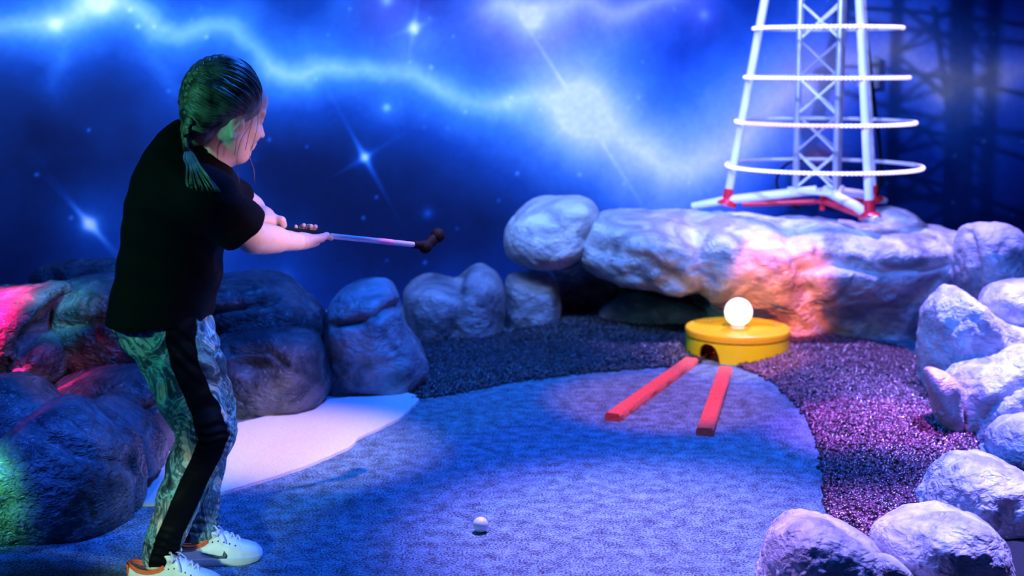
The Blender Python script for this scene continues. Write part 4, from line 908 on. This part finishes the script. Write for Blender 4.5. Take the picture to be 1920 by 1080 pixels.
mb = MB(); an = np.linspace(0, 2*np.pi, 20, endpoint=False); tie = J(352, 283, 3.178); mb.tube([tie+np.array([.0095*math.cos(t), .0095*math.sin(t), .001*math.sin(t)]) for t in an], .0034, 8, closed=True)
child(mb, 'hair_tie', M_black, hair)
mb = MB()
for i_ in range(150):
    u = g.uniform(-1, 1); v_ = g.uniform(-1, 1); k_ = g.uniform(.80, 1.0)
    e_ = J(383+33*u+(6 if u > .6 else 0), 366-12*(1-abs(u))*0-12*abs(u)*(u < 0)+g.normal(0, 3), 3.098+.012*v_); m1 = J(363+13*u, 312, 3.135+.014*v_); m2 = J(374+26*u, 342, 3.112+.014*v_)
    P_ = spline([tie+np.array([.005*u, .005*v_, .004]), tie*.5+m1*.5+np.array([.006*u-.002, .004*v_, 0]), m1, m2, e_], 14); n_ = max(6, int(14*k_))
    mb.tube(P_[:n_], [.0012]+[.0019]*(n_-3)+[.0012, .0004], 5)
child(mb, 'ponytail', M_hair, hair)
mb = MB()
for pts in ([(478, 196, 3.27), (474, 222, 3.24), (467, 250, 3.235), (460, 282, 3.245)], [(474, 200, 3.27), (470, 232, 3.24), (452, 262, 3.235), (444, 300, 3.25), (449, 345, 3.27)], [(484, 205, 3.29), (482, 240, 3.27), (472, 280, 3.26)],
            [(450, 238, 3.25), (444, 262, 3.243), (440, 290, 3.25)], [(478, 262, 3.33), (468, 290, 3.33), (476, 318, 3.33), (477, 345, 3.33)], [(473, 190, 3.265), (462, 212, 3.25), (450, 230, 3.25)]):
    mb.tube(spline([J(*p_) for p_ in pts], 18), .0007, 5)
child(mb, 'loose_strands', M_hair, hair)
# eyebrows and lips colour patches
mb = MB()
for s_ in (-1, 1): mb = MB(); mb.tube([hp(.0945, s_*.012, .012), hp(.093, s_*.028, .017), hp(.082, s_*.044, .014)], [.0012, .0019, .0008], 6); child(mb, 'eyebrow', M_hair)

# ------------------------------------------------------------------ shoes
M_leather = plain('white_leather', (.86, .87, .86), .42, var=.03, scale=30, bump=.15)
M_sole = plain('white_rubber_sole', (.82, .84, .82), .5, var=.03, scale=30)
M_or = plain('orange_lining', (1.0, .14, .04), .6, var=.1, scale=120)
M_lace = plain('pale_lace', (.80, .74, .86), .7, bump=.4, scale=400, var=.1)
M_logo = plain('navy_leather', (.012, .020, .07), .4, var=.2, scale=60)
M_sock = plain('cream_sock', (.80, .74, .50), .9, bump=.6, scale=300, var=.12)
xp = [0, .012, .04, .08, .12, .155, .185, .210, .228, .238, .2405]; wp = [.012, .024, .030, .031, .034, .0405, .043, .040, .031, .018, .004]
xh = [0, .02, .055, .085, .105, .125, .153, .184, .205, .225, .236, .2405]; hh = [.066, .068, .056, .062, .074, .079, .070, .055, .048, .040, .030, .022]
def shoe(heel, yw, name_lbl):
    cy_, sy_ = math.cos(yw), math.sin(yw); Rz = np.array([[cy_, -sy_, 0], [sy_, cy_, 0], [0, 0, 1]])
    W = lambda P_: np.asarray(P_)@Rz.T+heel
    fw = lambda x: np.interp(x, xp, wp); fh_ = lambda x: np.interp(x, xh, hh)
    S_ = Field((-.012, -.055, .010), (.252, .055, .112), .0017); sl_, X, Y, Z_ = S_._reg(S_.lo, S_.lo+S_.h*S_.n); x = S_.ax[0][sl_[0]][:, None, None]
    w1, h1 = fw(x)-.0015, fh_(x); taper = 1-.22*np.clip((Z_-.02)/.05, 0, 1)
    q = ((np.abs(Y)/(w1*taper))**2.6+(np.maximum(Z_, 0)/h1)**4.0)**(1/2.8); d = (q-1)*np.minimum(w1, h1)*.9; d = np.maximum(d, np.maximum(.003-x+.02*np.clip(Z_-.02, 0, 1), x-.2400)); S_.F[:] = d+np.zeros_like(S_.F)
    S_.cone((.050, 0, .068), (.050, 0, .14), .0245, .03, .004, sub=True); S_.cone((.078, 0, .068), (.076, 0, .14), .023, .03, .004, sub=True); S_.cone((.034, 0, .075), (.03, 0, .14), .020, .026, .004, sub=True)
    S_.chain([(.150, 0, .068), (.114, 0, .078), (.101, 0, .093)], [.0075, .0085, .0075], .006, sq=(0, 1, 0), q=2.0)
    S_.cone((.038, 0, .060), (.084, 0, .060), .0225, .0215, .003, sub=True)
    # stitched seams as fine grooves
    for pts in ([(.120, .066), (.150, .050), (.170, .040), (.176, .020)], [(.052, .050), (.062, .034), (.068, .020)], [(.178, .054), (.192, .036), (.198, .020)]):
        for s2 in (-1, 1):
            PP = [(a, s2*fw(a)*(1-.22*max(0, (z2-.02)/.05))*max(.05, (1-min(.97, (z2/fh_(a)))**4))**(1/2.6), z2) for a, z2 in pts]; S_.chain(PP, [.0012]*len(PP), .001, sub=True)
    V_, Q_ = S_.mesh(); V_ = relax(V_, Q_, 1, .5); sh = body_obj('shoe', W(V_), Q_, M_leather); sh['label'] = name_lbl
    # side point of the upper
    def side(a, z2, s2, off=.0012):
        k_ = max(.02, 1-(z2/fh_(a))**4.0)**(1/2.6); return np.array([a, s2*((fw(a)-.0015)*(1-.22*np.clip((z2-.02)/.05, 0, 1))*k_+off), z2])
    mb = MB(); an_ = np.linspace(0, 1, 40); half = [(x_, np.interp(x_, xp, wp)+.002) for x_ in np.concatenate([np.linspace(0, .2, 26), np.linspace(.205, .2415, 14)])]
    ring = [(x_, -w_) for x_, w_ in half]+[(x_, w_) for x_, w_ in half[::-1]]; n_ = len(ring); Rr = np.array(ring); c_ = np.array([.12, 0]); V_ = []
    for z2, k_ in ((.0, .955), (.002, .985), (.010, 1.0), (.017, 1.0), (.020, .985), (.021, .90)): V_.append(np.column_stack([c_+(Rr-c_)*k_, np.full(n_, z2+.004*0)+.006*np.clip((Rr[:, 0]-.20)/.04, 0, 1)*(z2 < .012)]))
    V_ = np.vstack(V_+[[(.12, 0, 0)], [(.12, 0, .021)]]); Q_ = [(i*n_+k, i*n_+(k+1) % n_, (i+1)*n_+(k+1) % n_, (i+1)*n_+k) for i in range(5) for k in range(n_)]; T2 = [(6*n_, (k+1) % n_, k) for k in range(n_)]+[(6*n_+1, 5*n_+k, 5*n_+(k+1) % n_) for k in range(n_)]
    mb.add(W(V_), Q_, T2); child(mb, 'sole', M_sole, sh, 45)
    # collar lining
    col = [(.100, -.0215, .068), (.085, -.0245, .060), (.062, -.0262, .0555), (.040, -.0262, .058), (.020, -.020, .066), (.008, 0, .069), (.020, .020, .066), (.040, .0262, .058), (.062, .0262, .0555), (.085, .0245, .060), (.100, .0215, .068)]
    mb = MB(); mb.tube(W(spline(col, 50)), .0030, 8); mb.tube(W(spline([(a, y*.90, z2-.006) for a, y, z2 in col], 50)), .0040, 8); child(mb, 'collar_lining', M_or, sh)
    mb = MB(); V_ = []; 
    for t in np.linspace(-1, 1, 13):
        for z2 in np.linspace(.030, .068, 7): a_ = .0045+.020*(1-math.cos(t*.95)); V_.append((a_-.004+.05*(.0 if z2 > .02 else 0), .0215*math.sin(t*1.05)*(.75+.25*(z2-.03)/.038), z2))
    Q_ = [(i*7+j, i*7+j+1, (i+1)*7+j+1, (i+1)*7+j) for i in range(12) for j in range(6)]; mb.add(W(V_), Q_); ht = child(mb, 'heel_tab', M_or, sh); md = ht.modifiers.new('thick', 'SOLIDIFY'); md.thickness = .003; md.offset = 0
    # laces
    mb = MB()
    for i_ in range(5):
        x0 = .112+.0145*i_; zt = fh_(x0)+.0035; wv = .0195-.001*i_
        for s2 in (-1, 1): mb.tube(W(spline([(x0, s2*wv, zt-.010), (x0+.004, s2*wv*.5, zt), (x0+.010, 0, zt+.001-.002*i_*.3), (x0+.014, -s2*wv*.8, fh_(x0+.0145)-.004)], 9)), .0024, 6, flat=.6)
    lx = (.108, 0, .090)
    for s2 in (-1, 1):
        mb.tube(W(spline([lx, (.118, s2*.020, .104), (.128, s2*.034, .092), (.120, s2*.030, .078), (.110, s2*.008, .086), lx], 20)), .0026, 6, flat=.6); mb.tube(W(spline([lx, (.126, s2*.012, .092), (.140, s2*.026, .074), (.146, s2*.034, .058)], 14)), .0024, 6, flat=.6)
    mb.ball(W([lx])[0], (.006, .0065, .0055), 10, 7); child(mb, 'laces', M_lace, sh)
    mb = MB()
    for i_ in range(5):
        x0 = .112+.0145*i_
        for s2 in (-1, 1): mb = MB(); mb.ball(W([side(x0, fh_(x0)*.80, s2, -.0002)])[0], .0022, 8, 6); child(mb, 'eyelet', M_logo, sh)
    # the tick shaped mark, on both sides
    up_ = spline([(.082, .0375), (.105, .0325), (.127, .0275), (.137, .0285), (.1405, .0395)], 24); lo_ = spline([(.082, .0375), (.098, .0290), (.120, .0205), (.140, .0175), (.1490, .026), (.1405, .0395)], 24)
    for s2 in (-1, 1):
        mb = MB(); V_ = []
        for p_, q_ in zip(up_, lo_):
            for t in (0, .33, .67, 1): a_, z2 = p_*(1-t)+q_*t; V_.append(side(a_, z2, s2, .0014))
        Q_ = [(i*4+j, i*4+j+1, (i+1)*4+j+1, (i+1)*4+j) for i in range(23) for j in range(3)]; mb.add(W(V_), Q_); lg = child(mb, 'logo_mark', M_logo, sh); md = lg.modifiers.new('thick', 'SOLIDIFY'); md.thickness = .0012; md.offset = 0
    return sh
tF = fl(494, 1046); yF = math.radians(12); shoe(tF-np.array([math.cos(yF), math.sin(yF), 0])*.2415, yF, 'far white shoe, seen whole')
hN0 = fl(240, 1103); shoe(hN0, math.radians(-4), 'near white shoe, cut by the bottom edge of the photo')
for a_, k_ in ((ankN, 0), (ankF, 1)):
    mb = MB(); mb.tube([a_+np.array([0, 0, -.035]), a_+np.array([0, 0, -.012]), a_+np.array([.002, 0, .022])], [.0285, .0295, .0305], 24); child(mb, 'sock', M_sock)

# ------------------------------------------------------------------ putter
putter = tag(empty('putter', tuple(G0)), 'black headed putter with a pale shaft swung forward in both hands of the player', 'golf putter')
def pchild(mb_, nm, mt, sharp=None, par=None):
    V_ = np.concatenate(mb_.V)-G0; Fs = [np.concatenate(q) for q in (mb_.Q, mb_.T) if q]; me = mesh_np(nm, V_, Fs, [mt])
    if sharp: me.set_sharp_from_angle(angle=math.radians(sharp))
    return link(nm, me, par or putter)
gl = lambda d: G0+gd*d; LT = np.linalg.norm(G1-G0)
mb = MB(); mb.tube([gl(-.06), gl(-.056), gl(.0), gl(.20), gl(.205)], [.008, .0122, .0122, .0105, .008], 18); pchild(mb, 'grip', M_black, 40)
M_shaft = plain('pale_shaft', (.62, .60, .75), .3, .3, var=.03); M_pink = plain('pink_band', (.95, .35, .62), .5, var=.05)
mb = MB(); mb.tube([gl(.19), gl(LT-.01)], [.0078, .0078], 18); shaft = pchild(mb, 'shaft', M_shaft, 40)
d0 = LT*(703-500)/290; d1 = LT*(731-500)/290; mb = MB(); mb.tube([gl(d0), gl(d1)], [.0083, .0083], 18); pchild(mb, 'label_band', M_pink, 40)
hx = J(826, 436, 3.92)-J(793, 468, 3.86); hx /= np.linalg.norm(hx); hn = np.cross(hx, gd); hn /= np.linalg.norm(hn); hy = np.cross(hn, hx); Rh = np.stack([hx, hy, hn], 1)
hc = (J(793, 468, 3.86)+J(826, 436, 3.92))/2; mb = MB(); mb.tube([gl(LT-.03), gl(LT-.005), hc-hx*.012], [.0115, .0125, .010], 16); pchild(mb, 'hosel', M_black, 40)
mb = MB(); mb.box(hc, (.094, .030, .024), Rh, .006); mb.ball(hc-hx*.031, (.022, .019, .018), 18, 12, Rh); mb.ball(hc+hx*.029, (.024, .022, .021), 18, 12, Rh); pchild(mb, 'putter_head', M_black, 50)
